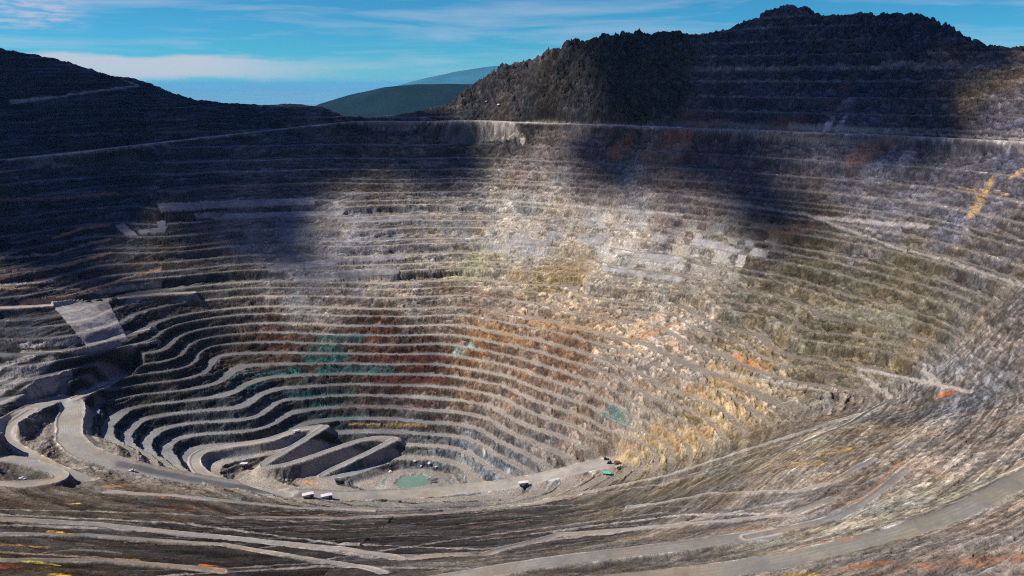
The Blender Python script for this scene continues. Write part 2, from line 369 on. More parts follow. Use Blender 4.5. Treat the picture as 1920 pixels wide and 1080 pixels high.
wsum = np.zeros(GXX.shape); vsum = np.zeros(GXX.shape + (7,))
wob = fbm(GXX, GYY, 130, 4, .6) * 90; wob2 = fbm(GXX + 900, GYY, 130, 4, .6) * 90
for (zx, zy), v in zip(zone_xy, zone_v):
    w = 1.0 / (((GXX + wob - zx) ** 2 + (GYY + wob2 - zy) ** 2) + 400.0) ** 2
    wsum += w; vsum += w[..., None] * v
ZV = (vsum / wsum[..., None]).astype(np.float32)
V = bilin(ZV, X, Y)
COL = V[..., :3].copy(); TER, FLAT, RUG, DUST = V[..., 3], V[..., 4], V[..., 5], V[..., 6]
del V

# ------------------------------------------------------------------ natural relief, benches, broken rock
n_a = fbm(X, Y, 90, 4)
n_m = fbm(X, Y, 110, 6, 0.58, ridged=True)
rug_m = np.clip(RUG - 0.55, 0, 2)
NEARS = 1 - sstep(1030, 1110, Y)
# coordinates along and across the pit's contours
PX, PY = -150.0, 1290.0
TH = np.arctan2(X - PX, Y - PY); RR = np.hypot(X - PX, Y - PY)
ALONG = TH * 520.0
RZ = 2.7 * ZS; RS = 2.3 * ZS; XZ = X + 0.8 * ZS; YZ = Y + 1.1 * ZS
KS = (150.0, 280.0, 480.0, 820.0)
def ring_noise(fa, coord, scale, octs, gain=0.6, ridged=False, warp=0, off=0.0):
    """noise elongated along the pit's contours: fa = how many times longer than high"""
    out = 0; lr = np.log(np.clip(RR, KS[0], KS[-1]))
    lk = np.log(KS)
    for i, K in enumerate(KS):
        w = np.clip(1 - np.abs(lr - lk[i]) / 0.56, 0, 1)
        m = w > 0
        v = np.zeros(X.shape, np.float32)
        v[m] = fbm((TH[m] * K + (warp[m] if warp is not 0 else 0)) / fa + off + 61.7 * i, coord[m], scale, octs, gain, ridged)
        out = out + w * v
    return out
wp1 = 14 * fbm(X, Y, 120, 3); wp2 = 6 * fbm(X + 50, Y, 60, 3)
st1 = ring_noise(6.0, RS + 0.6 * wp1, 30, 5, 0.62, off=40)        # streaks that follow the contours
st2 = ring_noise(4.0, RS + 0.6 * wp2, 7, 4, 0.62, off=-90)
gul = ring_noise(1.0, RZ * 0.3, 18, 5, 0.62, True, wp1)     # gullies down the fall line
gul2 = fbm(XZ, YZ, 9, 4, 0.62, ridged=True)
n_c = fbm(XZ, YZ, 42, 5, 0.6, ridged=True)
ZN_ = ZS + n_a * (2.6 + 4.0 * np.clip(1 - TER, 0, 1) * np.clip(RUG, 0, 1.5)) + ((n_m - 0.42) * 32 + (n_c - 0.45) * 17) * rug_m
ZN_ = ZN_ + NEARS * (6.5 * st1 + 1.0 * st2)
STEP = 13.4
u = (ZN_ + 560.0 + 13.4 * 60) / STEP
clod = ring_noise(2.6, RZ, 7.5, 4, 0.6, off=11)                  # broken ledges, longer than high
rk = fbm(XZ, YZ, 22, 5, 0.62)
def uwarp(v): return v + sstep(66.5, 74, v) * (0.20 * np.sin(2 * math.pi * 0.37 * v) + 0.10 * np.sin(2 * math.pi * 0.61 * v + 1.0))
u = uwarp(u)
u = u + (0.10 * clod + 0.10 * rk) * np.clip(TER, 0, 1)
k = np.floor(u); f = (u - k).astype(np.float32)
fl = np.clip(FLAT * 1.65 - 0.03, 0.08, 0.66)
g = np.where(f < fl, 0.05 * f / fl, 0.05 + 0.95 * (f - fl) / (1 - fl))
uu = np.linspace(-20, 140, 16001); uw = uwarp(uu)
def unwarp(v): return np.interp(v, uw, uu)
ZT = unwarp(k + g) * STEP - 560.0 - 13.4 * 60
DBL = np.clip(np.maximum(sstep(-330, -270, ZS) * sstep(-330, -430, X + 0 * Y), sstep(-200, -150, ZS)), 0, 1)   # double-height benches high on the walls
u2 = u / 2; k2 = np.floor(u2); f2 = (u2 - k2).astype(np.float32); fl2 = fl * 0.7
g2 = np.where(f2 < fl2, 0.04 * f2 / fl2, 0.04 + 0.96 * (f2 - fl2) / (1 - fl2))
ZT = ZT + (unwarp((k2 + g2) * 2) * STEP - 560.0 - 13.4 * 60 - ZT) * DBL
TERC = np.clip(TER * 1.15, 0, 1) * (1 - 0.55 * NEARS)
Z = ZN_ + (ZT - ZN_) * TERC
def bmask(f_, l_): return (1 - sstep(l_ - 0.04, l_ + 0.05, f_)) * sstep(0.0, 0.02, f_)
BENCH = (bmask(f, fl) * (1 - DBL) + bmask(f2, fl2) * DBL) * np.clip(TERC * 1.15, 0, 1)
face = 1 - BENCH
CP_, CQ_ = (X - Y) * 0.45 + wp2 * .5, 2.3 * ZS + 0.35 * RR + wp2 * .4
W1, F1, B1 = worley(CP_ / 8.5, CQ_ / 8.5)
W2, F2, B2 = worley(CP_ / 4.0 + 31, CQ_ / 4.0, 77)
W3, F3, B3 = worley((X + wp2) / 8.0, (Y - 0.4 * X + wp2) / 5.5, 411)
nr_ = NEARS > 0.5
W1, F1, B1 = np.where(nr_, W3, W1), np.where(nr_, F3, F1), np.where(nr_, B3, B1)
amp = face * (0.12 + 1.75 * np.clip(RUG, 0, 1.2))
ww = (1 - NEARS)
clod2 = fbm(XZ * 0.8 + 55, YZ + 0.5 * X, 6.5, 3, 0.65, ridged=True)
Z = Z + amp * (1.2 * rk + ww * (0.9 * (gul - 0.3) + 0.7 * (gul2 - 0.3) + 1.5 * clod + 0.8 * (clod2 - .2)) + NEARS * (0.5 * (gul2 - .3) + 0.8 * clod) + (1 - 0.72 * NEARS) * (1.5 * W1 + 2.6 * F1 + 0.7 * W2 + 1.2 * F2 - 0.9 * (1 - sstep(0, .16, B1)))) + BENCH * rk * 0.25

# ------------------------------------------------------------------ roads: (photo x, y, level or None=draped), half width, colour
ROADMASK = np.zeros(X.shape, np.float32)
stain0 = fbm(X + 13, Y, 45, 4, 0.6)
RID = np.zeros(X.shape, np.int8)
def polyline_field(P, reach):
    """distance to a polyline and level along it, for grid vertices within reach"""
    D = np.full(X.shape, 1e9, np.float32); L = np.zeros(X.shape, np.float32)
    for a, b in zip(P[:-1], P[1:]):
        y0, y1 = min(a[1], b[1]) - reach, max(a[1], b[1]) + reach
        r0, r1 = np.searchsorted(yy, y0), np.searchsorted(yy, y1)
        if r1 <= r0: continue
        ta = min(a[0] - reach, b[0] - reach); tb = max(a[0] + reach, b[0] + reach)
        tl = min(ta / max(y0, 50), ta / y1); th = max(tb / max(y0, 50), tb / y1)
        c0, c1 = np.searchsorted(tt, tl), np.searchsorted(tt, th)
        if c1 <= c0: continue
        xs, yv = X[r0:r1, c0:c1], Y[r0:r1, c0:c1]
        vx, vy = b[0] - a[0], b[1] - a[1]; l2 = vx * vx + vy * vy + 1e-9
        s = np.clip(((xs - a[0]) * vx + (yv - a[1]) * vy) / l2, 0, 1)
        d = np.hypot(xs - a[0] - s * vx, yv - a[1] - s * vy)
        m = d < D[r0:r1, c0:c1]
        D[r0:r1, c0:c1] = np.where(m, d, D[r0:r1, c0:c1]); L[r0:r1, c0:c1] = np.where(m, a[2] + s * (b[2] - a[2]), L[r0:r1, c0:c1])
    return D, L
def smooth_line(P, n=3):
    P = np.array(P, float)
    for _ in range(n):                                   # Chaikin rounding
        Q = [P[0]]
        for a, b in zip(P[:-1], P[1:]): Q += [0.75 * a + 0.25 * b, 0.25 * a + 0.75 * b]
        Q.append(P[-1]); P = np.array(Q)
    return P
def road(pts, hw, col, berm=2.0, shoulder=14, idx=1, bcol=(.36,.33,.29), cut=True, soft=0.7):
    global Z, ROADMASK, BENCH
    if pts[0][2] is None:
        P = drape_line([p[:2] for p in pts], ZS, 10)
        z = P[:, 2].copy()
        kk = np.ones(9) / 9
        z = np.convolve(np.pad(z, 4, mode='edge'), kk, mode='valid'); P[:, 2] = z
    else:
        P = np.array([(*at_z(px, py, z), z) for px, py, z in pts])
        P = smooth_line(P, 3)
    D, L = polyline_field(P, hw * 1.5 + shoulder + 3)
    D = np.where(D < 1e8, np.maximum(D + hw * (0.22 * stain0 + 0.10 * rk), 0), D)
    if cut:
        w = 1 - sstep(hw, hw + shoulder, D)
        Z = Z + (L - Z) * w
        if berm:
            bm = np.exp(-((D - hw - 0.5) / 1.6) ** 2)
            Z = Z + berm * bm * (0.7 + 0.5 * np.clip(rk, -1, 1))
            COL[...] = COL + (np.array(bcol) - COL) * (0.8 * bm)[..., None]
    core = 1 - sstep(hw - soft * 1.1, hw + soft * 0.9, D)
    tone = (1 + 0.30 * rk + 0.30 * stain0 + 0.12 * np.sin(D * 1.9 + 2 * stain0) * sstep(-.2, .3, stain0 + rk))[..., None]
    COL[...] = COL + (np.array(col) * tone - COL) * core[..., None]
    BENCH = BENCH * (1 - core)
    near = core > 0.5
    RID[near] = idx
    ROADMASK = np.maximum(ROADMASK, core)
    return P

Z0_for_drape = Z.copy()
G1 = (.25, .23, .20); G2 = (.12, .125, .14); PALE = (.42, .38, .32)
# rim road
road([(0,300,-142),(160,283,-132),(320,265,-119),(480,247,-104),(640,229,-85),(700,226.5,-82),(800,228,-82),(900,225,-80),(1000,231,-84),
      (1100,234,-85),(1280,240,-86),(1500,248,-86),(1700,255,-86),(1920,266,-86),(2040,272,-87)], 6, (.32,.29,.25), 0.8, 9, 1)
# road on the far left bench and its feeders
road([(-60,580,-356),(0,578,-360),(100,573,-366),(213,560,-374),(283,553,-380),(360,549,-383)], 7, (.33,.28,.22), 1.5, 10, 1)
# main haul road round the pit
road([(-80,850,-440),(0,800,-455),(60,765,-464),(110,748,-472),(140,758,-476),(128,800,-481),(135,835,-486),(180,858,-494),(250,877,-505),(350,897,-525),(450,914,-546),
      (600,932,-571),(760,927,-592),(900,916,-590),(1000,901,-572),(1080,881,-553),(1140,869,-542)], 17, G1, 2.5, 14, 1)
road([(140,748,-473),(200,722,-476),(255,706,-476)], 7, G1, 2, 10, 1)
road([(230,872,-503),(290,886,-514),(350,898,-526),(450,915,-547),(560,929,-565)], 9, (.12,.118,.12), 0, 2, 1, cut=False, soft=5)
road([(60,770,-463),(14,800,-468),(8,824,-472),(50,850,-479),(110,880,-487),(165,902,-496)], 7, G1, 2.5, 9, 1)
road([(-60,872,-464),(0,858,-467),(60,868,-472),(122,890,-478),(100,904,-477),(40,909,-474),(-50,912,-470)], 9, G1, 2, 9, 1)
# wide spoil benches on the near right slope
road([(790,1095,-366),(1000,1058,-356),(1150,1040,-352),(1300,1022,-350),(1450,1000,-347)], 7, (.17,.155,.135), 1.2, 14, 1)
road([(1080,1100,-326),(1300,1078,-320),(1500,1048,-314),(1700,1000,-306),(1830,948,-300),(1980,862,-292)], 9, (.17,.158,.132), 1.2, 14, 1)
for tp_, th_, tc_ in [([(-30,972),(180,984),(330,1000),(640,1031),(760,1047),(900,1040),(1050,1006),(1280,984),(1480,966),(1560,935)], 3.6, (.20,.178,.155)),
      ([(-30,1001),(160,1004),(420,1023),(600,1052),(720,1070)], 2.2, (.18,.16,.14)), ([(430,969),(640,972),(800,965),(1000,945),(1250,892),(1560,792),(1640,770)], 2.2, (.20,.18,.15)),
      ([(200,922),(330,930),(560,953),(700,958)], 3.0, (.26,.23,.20)), ([(-20,1050),(200,1052),(420,1070)], 2.0, (.15,.12,.09)),
      ([(1180,955),(1330,925),(1500,920),(1560,905),(1640,860)], 2.5, (.2,.18,.165)), ([(1250,905),(1450,855),(1600,790),(1680,745)], 2.0, (.085,.08,.065))]:
    road([(a_, b_, None) for a_, b_ in tp_], th_, tc_, 1.2, 7, 1)
road([(1400,1008,-348),(1500,988,-345),(1580,968,-342),(1640,930,-338),(1700,880,-334)], 3.5, (.17,.15,.13), 1.0, 12, 1)
# inner ramps
road([(600,800,-560),(560,806,-560),(500,828,-560),(420,838,-560),(372,848,-560),(362,870,-560),(385,893,-561),(450,916,-562),(540,930,-567)], 8, G1, 2, 9, 1)
road([(610,800,-560),(560,832,-566),(500,866,-573),(490,876,-575),(530,875,-578),(610,848,-577),(690,820,-576),(740,822,-577)], 5.5, (.2,.2,.19), 1.5, 15, 1)
road([(740,824,-577),(690,850,-586),(610,886,-598),(600,897,-601),(650,892,-603),(720,868,-604)], 5.5, (.19,.19,.185), 1.5, 14, 1)

# pit floor and its sump
cx_, cy_ = at_z(778, 903, -611)
dd = np.hypot((X - cx_) / 1.05, Y - cy_) + 17 * fbm(X + 40, Y, 24, 4, .6)
fw = 1 - sstep(38, 62, dd)
Z = Z + (-609.5 + 0.8 * rk - Z) * fw * (1 - ROADMASK)
Z = Z - 4.5 * (1 - sstep(14, 30, dd))
# ------------------------------------------------------------------ colours of benches and painted-on geology, with shade put into crevices and ledges
dust = np.array([.32, .28, .235])
CREST = (sstep(.86, .94, f) * (1 - DBL) + sstep(.925, .965, f2) * DBL) * np.clip(TERC * 1.1, 0, 1) * (1 - sstep(.25, .36, FLAT)) * (1 - ROADMASK)
dust = dust * (1 - 0.32 * sstep(-50, 250, X + 0 * Y) * ww)[..., None]  # right-hand benches darkened to stand in for weaker sun on flats
bl = np.clip(BENCH * np.clip(DUST, 0, 1) + 0.75 * CREST * np.clip(DUST + .2, 0, 1) * (0.6 + 0.8 * np.clip(rk + .3, 0, 1)), 0, 1)[..., None]
lum = COL.mean(-1, keepdims=True)
COL = COL + (np.minimum(dust, 0.05 + 3.4 * lum) - COL) * bl
stain = fbm(X, Y, 45, 4, 0.6)
def zone_mask(pts, rad):
    m = 0
    for px, py in pts:
        q = drape(px, py, Z0_for_drape); m = np.maximum(m, np.exp(-((X - q[0]) ** 2 + (Y - q[1]) ** 2) / rad ** 2))
    return m
pm = zone_mask([(940,450),(1010,455),(1110,435),(1160,455),(1220,480),(1290,470),(1340,470),(1390,478),(1180,430)], 38)
pm2 = zone_mask([(560,425),(640,440),(720,440),(800,435),(860,440),(600,500),(700,500),(460,440),(560,470)], 45)
cell = np.floor(TH * 640 / 19 + f * 0.75 + k * 0.37 + 0.55 * fbm(XZ + 9, YZ, 10, 3)).astype(np.int64) + 5000
rnd = (_P[(_P[cell & 4095] + k.astype(np.int64)) & 4095] / 4096.0)
spray = np.clip(pm * 1.6, 0, 1) * (rnd > 0.5) + np.clip(pm2 * 1.4, 0, 1) * (rnd > 0.3) * 0.8
spray = np.clip(spray, 0, 1) * sstep(-.5, 0.0, fbm(XZ, YZ + 40, 12, 3) + .25) * (f > fl)
SPR = np.stack([.33 - .13 * (pm2 > pm), .305 - .115 * (pm2 > pm), .275 - .085 * (pm2 > pm)], -1)
stain2 = fbm(ALONG * 0.5, RZ, 60, 4, 0.6)
COL = COL * np.exp((0.45 * stain + 0.55 * stain2 * face) * (1 - 0.8 * ROADMASK))[..., None]
speck = fbm(XZ + 77, YZ, 6, 3, 0.7)
block = ring_noise(1.3, RZ * 0.8, 13, 3, 0.6, off=300)
COL = COL * np.exp(((1 - 0.5 * NEARS) * (0.42 * W1 + 0.42 * W2) - (1 - 0.6 * NEARS) * 0.5 * (1 - sstep(0, .14, B1)) - 0.3 * (1 - sstep(0, .16, B2)) + 0.12) * face * (1 - ROADMASK))[..., None]  # cell borders darkened in colour as crevice shadow
COL = COL * np.exp((0.30 * speck + ww * (0.5 * block + (0.5 + 1.0 * np.clip(RUG, 0, .6)) * clod + 0.5 * (clod2 - .2)) - 0.15) * face * (1 - ROADMASK))[..., None]
NS_ = NEARS * (1 - 0.6 * sstep(60, 330, X - 0.15 * Y))
COL = COL * np.exp((NEARS - NS_) * (0.55 * W1 + 0.5 * W2 - 0.35 * (1 - sstep(0, .14, B1))) * (1 - ROADMASK))[..., None]  # more crevice shadow painted along the cell borders
COL = COL * np.exp(NS_ * (1.6 * st1 + 0.9 * st2 + 0.5 * clod - 0.25) * (1 - ROADMASK))[..., None]  # dark bands painted in place of ledge self-shadowing
COL = COL + (SPR * (0.75 + 0.5 * rnd + 0.3 * speck)[..., None] - COL) * (0.7 * spray)[..., None]
warm = fbm(X - 500, Y + 200, 55, 3)
COL = COL * np.stack([1 + 0.22 * warm * face, 1 + 0.02 * warm, 1 - 0.22 * warm * face], -1)
Z0_for_drape = Z.copy()
def stroke(pts, width, col, strength=0.9, broken=0.7, face_only=False):
    P = drape_line(pts, Z0_for_drape, 8)
    if len(P) < 1: return
    if len(P) == 1: P = np.r_[P, P + [[0.5, 0, 0]]]
    D, _ = polyline_field(P, width * 2.4 + 6)
    D = D + width * (0.6 * stain + 0.5 * block) * (0.2 + 0.8 * broken) * np.minimum(1, 6 / width)
    w = (1 - sstep(width * 0.5, width * 1.3, D)) * strength
    if broken: w = w * (sstep(-0.25, 0.3, 1.3 * clod + 0.7 * rk + 0.4 * speck + 0.25 - 0.5 * broken) * (0.3 + 0.7 * broken) + 0.7 * (1 - broken))
    if face_only: w = w * face
    w = w * (1 - 0.8 * ROADMASK)
    COL[...] = COL + (np.array(col) * (1 + 0.5 * speck[..., None]) - COL) * w[..., None]

TEAL = (.03,.12,.115); RUST = (.24,.09,.04); OCH = (.34,.22,.10); YEL = (.42,.28,.08); MAR = (.10,.035,.03)
for p, w, c in [
  ([(600,632),(680,630)],5,TEAL),([(585,652),(640,650)],6,TEAL),([(575,675),(650,672)],6,TEAL),([(600,697),(740,697)],6,TEAL),([(410,705),(560,700)],5,TEAL),
  ([(440,727),(500,724)],6,TEAL),([(540,742),(660,738)],5,(.03,.10,.11)),([(600,785),(680,783)],5,(.03,.11,.11)),([(590,762),(660,760)],4,(.03,.11,.11)),([(1140,775),(1175,790)],9,TEAL),([(855,660),(885,648)],7,(.25,.38,.33)),
  ([(700,672),(830,674)],5,MAR),([(690,715),(850,712)],5,MAR),([(640,762),(800,765)],5,MAR),([(820,540),(940,560)],8,(.14,.07,.05)),([(860,572),(980,592)],7,(.16,.075,.05)),
  ([(880,625),(1000,640)],6,(.30,.17,.08)),([(890,612),(960,625)],6,OCH),([(1000,600),(1100,618)],9,OCH),([(1180,625),(1230,595)],16,(.55,.40,.24)),([(1190,635),(1260,610)],12,(.36,.2,.1)),
  ([(1020,520),(1100,500)],24,(.24,.17,.08)),([(900,480),(870,520)],25,(.34,.32,.18)),([(1330,690),(1400,715)],8,OCH),([(1380,670),(1440,690)],7,(.34,.17,.07)),([(1340,715),(1370,725)],7,OCH),
  ([(1290,815),(1330,815)],12,OCH),([(1230,810),(1270,830)],10,(.3,.2,.1)),([(1290,735),(1330,745)],8,(.36,.22,.1)),([(1160,858),(1200,855)],9,(.42,.30,.16)),
  ([(1150,285),(1175,270)],12,RUST),([(1240,265),(1290,262)],10,(.28,.11,.06)),([(1215,300),(1270,285)],16,(.30,.17,.11)),([(1600,300),(1670,265)],14,(.24,.13,.09)),
  ([(1825,400),(1855,340)],8,(.36,.23,.09)),([(1800,352),(1890,364)],3,(.38,.24,.08)),([(1900,330),(1920,320)],6,(.4,.24,.1)),([(1770,738),(1785,735)],6,(.42,.11,.03)),
  ([(1480,872),(1540,868)],7,(.46,.30,.07)),([(1540,855),(1590,842)],5,(.4,.25,.08)),([(1560,945),(1620,935)],4,(.28,.10,.04)),([(1620,935),(1690,865)],4,(.25,.13,.06)),
  ([(1330,997),(1440,990)],4,(.25,.12,.05)),([(1500,1022),(1620,1008)],3,(.3,.1,.04)),([(1560,1070),(1660,1055)],4,(.27,.10,.04)),([(1700,1065),(1920,1045)],6,(.26,.12,.06)),([(1480,1078),(1540,1078)],3,(.6,.4,.05)),
  ([(0,1046),(110,1060)],1.6,(.5,.42,.07)),([(0,1062),(30,1062)],6,(.30,.05,.03)),([(95,998),(125,1000)],4,(.55,.33,.05)),([(0,1020),(90,1027)],2.5,(.42,.22,.06)),([(380,1060),(420,1066)],3.5,(.5,.12,.03)),
  ([(128,943),(145,944)],4,(.55,.4,.1)),([(290,933),(360,938)],3,(.4,.17,.07)),([(200,912),(240,910)],6,(.33,.2,.1)),([(780,1048),(860,1040)],2.5,(.4,.15,.05)),([(100,1078),(125,1078)],4,(.6,.35,.05)),
  ([(300,955),(640,968)],2.5,(.22,.08,.04)),([(880,988),(980,978)],4,(.17,.07,.05)),
  ([(570,903),(600,908)],4,(.5,.25,.08)),([(1300,238),(1350,232)],6,(.20,.09,.06)),([(1280,222),(1340,215)],9,(.12,.06,.05)),([(1450,228),(1500,230)],9,(.14,.06,.05)),
  ([(1650,125),(1690,118)],7,(.34,.28,.24)),([(1710,122),(1800,122)],7,(.34,.23,.15)),([(1745,98),(1770,98)],6,(.36,.24,.15)),([(1890,107),(1920,107)],5,(.36,.22,.12)),
  ([(900,232),(960,250),(980,262)],7,(.40,.35,.30)),([(1050,260),(1100,245)],9,(.33,.25,.19)),
  ([(1548,240),(1560,225)],5,(.45,.45,.47)),([(1570,238),(1585,222)],4,(.45,.45,.47)),([(1570,205),(1600,185)],6,(.22,.19,.19)),([(1560,200),(1600,150)],10,(.09,.06,.06)),
  ([(1640,320),(1690,300)],20,(.26,.25,.27)),([(760,470),(790,470)],9,(.12,.10,.09)),([(765,560),(778,585)],5,(.06,.045,.04)),
  ([(1440,435),(1520,428)],9,(.09,.055,.045)),([(1690,520),(1720,505)],7,(.07,.055,.045)),
  ([(240,500),(430,480)],12,(.09,.065,.04)),([(1500,575),(1700,600)],10,(.2,.19,.15)),
]:
    stroke(p, w * 1.1, c)
# thin tracks and lines that run along the slopes
for p, w, c, s in [
  ([(20,193),(130,178),(258,161),(228,148)],3.0,(.30,.26,.25),.9),
  ([(80,196),(330,196)],1.6,(.10,.10,.12),.6),([(0,232),(60,230),(100,219)],1.6,(.10,.10,.12),.6),
  ([(0,520),(110,500),(207,474)],3,(.38,.24,.15),.9),([(0,510),(140,495)],2.5,(.36,.26,.18),.9),([(0,535),(100,527)],3,(.40,.35,.28),.9),
  ([(0,540),(150,543)],2.5,(.38,.26,.16),.9),([(40,572),(160,548),(240,520),(300,505)],3.5,(.42,.27,.15),.9),([(170,548),(300,533)],3,(.36,.29,.22),.9),
  ([(100,447),(150,430),(205,422)],2.2,(.30,.17,.12),.9),([(0,485),(100,477),(207,448)],2.2,(.34,.24,.19),.8),([(0,375),(120,372),(290,360)],1.8,(.22,.12,.09),.8),([(400,355),(640,342)],1.8,(.22,.13,.10),.7),
  ([(1280,367),(1513,402),(1597,432),(1673,462),(1780,488),(1920,537)],1.5,(.28,.25,.23),.8),([(1530,407),(1710,422),(1740,424)],3,(.30,.27,.26),.8),
  ([(1340,695),(1480,720),(1560,735)],2.5,(.30,.27,.22),.8),([(1610,690),(1700,708),(1820,735)],3,(.32,.29,.26),.8),([(1610,700),(1670,745)],3,(.30,.27,.24),.8),
  ([(1730,690),(1760,720)],3,(.30,.27,.24),.8),([(1200,490),(1280,500)],4,(.4,.38,.36),.7),
  ([(900,372),(1280,402)],2,(.40,.37,.33),.7),([(1480,235),(1920,262)],2,(.4,.36,.31),.5),
  ([(0,690),(60,668)],5,(.3,.28,.26),.9),([(0,715),(45,690)],5,(.3,.28,.26),.9),([(0,735),(95,675)],7,(.3,.28,.26),.9),([(0,757),(60,730),(128,700)],6,(.3,.28,.26),.9),
  ([(40,648),(120,645),(160,640),(292,615)],2.5,(.34,.32,.31),.9),([(40,660),(160,658),(300,640)],2.5,(.30,.27,.22),.8),
  ([(655,795),(800,797)],1.1,(.33,.21,.07),.85),
]:
    stroke(p, w, c, s, 0.15)
# long streaks of spoil and rutted tracks on the near slope, plus a painted edge shadow
random.seed(4)
streaks = [([(0,965),(330,980),(640,1020),(900,1030),(1250,985),(1500,935)],3.0,(.30,.27,.25)),([(0,985),(200,990),(480,1015),(700,1045),(900,1035)],4,(.27,.25,.23)),
  ([(0,955),(300,962),(560,978),(900,960),(1250,905),(1560,800)],2.2,(.24,.21,.18)),([(1100,930),(1400,870),(1640,780)],2,(.10,.09,.07)),([(1150,950),(1420,890),(1560,850)],2,(.09,.08,.065)),
  ([(1200,965),(1500,950),(1560,935)],2.4,(.09,.085,.085)),([(1280,1050),(1500,1020),(1750,960),(1920,880)],5,(.06,.055,.05)),([(1280,1000),(1480,965),(1560,925)],4,(.05,.045,.045)),  # widest line paints the shading along the spoil bench edge
  ([(1000,1000),(1280,965),(1480,962)],3.0,(.34,.31,.28)),([(600,1050),(900,1005),(1250,960)],2.5,(.22,.19,.19)),([(1550,1060),(1750,1010),(1900,940)],1.6,(.12,.11,.1)),
  ([(300,1080),(600,1062),(900,1066)],2.5,(.25,.22,.2)),([(0,1035),(250,1050),(420,1075)],2,(.27,.19,.11))]
for p, w, c in streaks: stroke(p, w, c, .85, .3)
for i in range(70):
    x0 = random.uniform(-50, 1500); yb = random.uniform(948, 1075); ln = random.uniform(120, 420)
    sl = -0.02 + 0.10 * max(0, (x0 + 300 - 0) / 1000) ** 1.2
    pts = [(x0 + t * ln, yb - sl * ln * t + 0.06 * ln * (t - 1) * t + 3 * math.sin(5 * t + i)) for t in (0, .25, .5, .75, 1)]
    v = random.choice([.05, .06, .14, .2, .24]); stroke(pts, random.uniform(.7, 1.8), (v, v * .93, v * .88), .6, .5)
for i in range(60):
    x0 = random.uniform(1250, 1850); yb = random.uniform(760, 1060); ln = random.uniform(60, 240)
    sl = random.uniform(.25, .5)
    pts = [(x0 + t * ln, yb - sl * ln * t + 3 * math.sin(4 * t + i)) for t in (0, .33, .66, 1)]
    v = random.choice([.10, .13, .32, .36]); stroke(pts, random.uniform(.6, 1.5), (v, v * .93, v * .87), .55, .6)

# pale linings sprayed on the wall: photo quads
LIN = [
 ("large pale grey lining sheet hanging below the left bench road", [(98,572),(200,560),(243,642),(168,656)]),
 ("longest pale grey lining strip, topmost on the shaded back wall", [(293,382),(440,377),(590,372),(590,385),(440,391),(302,399)]),
 ("narrow pale lining strip just under the topmost long strip", [(364,404),(632,397),(655,397),(640,405),(368,412)]),
 ("short white lining patch at the left end of the benches", [(213,421),(232,419),(246,432),(262,442),(238,443),(226,434)]),
 ("small white lining patch with ragged foot, right of the short white patch", [(258,432),(316,424),(310,436),(262,440)]),
 ("bright square lining patch above the small ragged white patch", [(294,417),(312,416),(312,426),(297,427)]),
 ("pale lining panel on the sunlit back wall, leftmost of the sunlit panels", [(953,447),(1038,450),(1031,462),(948,456)]),
 ("slanting pale lining panel in the middle of the sunlit back wall", [(1120,440),(1150,440),(1125,460),(1092,458)]),
 ("broad pale lining panel low on the sunlit back wall", [(1210,474),(1280,482),(1270,497),(1195,488)]),
 ("bright white lining panel at the right end of the sunlit panels", [(1305,445),(1350,455),(1395,470),(1380,478),(1320,462),(1295,455)]),
 ("pale lining strip below the broad sunlit panel", [(1130,497),(1280,520),(1275,531),(1125,506)]),
 ("grey lining strip on the back wall at the edge of the shade", [(500,500),(640,484),(760,478),(760,488),(640,496),(505,512)]),
 ("lowest grey lining strip on the shaded part of the back wall", [(545,520),(640,508),(750,502),(748,520),(640,528),(555,530)]),
 ("grey lining strip in the middle of the shaded back wall benches", [(632,409),(780,405),(800,416),(636,420)]),
]
LID = np.zeros(X.shape, np.int8)
for i, (lab, quad) in enumerate(LIN):
    P = drape_line(quad + [quad[0]], Z0_for_drape, 6)[:, :2]
    x0, x1, y0, y1 = P[:, 0].min(), P[:, 0].max(), P[:, 1].min(), P[:, 1].max()
    r0, r1 = np.searchsorted(yy, y0), np.searchsorted(yy, y1)
    cc = np.nonzero((tt >= min(x0 / y0, x0 / y1)) & (tt <= max(x1 / y0, x1 / y1)))[0]
    xs, yv = (X + 3.0 * block)[r0:r1, cc[0]:cc[-1] + 1], (Y + 1.0 * stain)[r0:r1, cc[0]:cc[-1] + 1]
    ins = np.zeros(xs.shape, bool)
    for a, b in zip(P, np.roll(P, -1, 0)):
        cond = ((a[1] > yv) != (b[1] > yv)) & (xs < (b[0] - a[0]) * (yv - a[1]) / (b[1] - a[1] + 1e-12) + a[0])
        ins ^= cond
    sub = LID[r0:r1, cc[0]:cc[-1] + 1]; sub[ins] = i + 1
lm = LID > 0
Z[lm] = (ZT + (ZS - ZT) * 0.3)[lm] + 0.8 + 0.3 * rk[lm] + 0.5 * (gul[lm] - .3)
COL[lm] = np.array([.25, .235, .225]) * np.exp(0.5 * stain[lm] + 0.5 * speck[lm] + 0.7 * block[lm])[:, None]
COL[lm] *= (1 - 0.35 * (1 - sstep(0.05, 0.16, f)) )[lm][:, None]

COL = np.clip(COL, 0.008, 0.8)

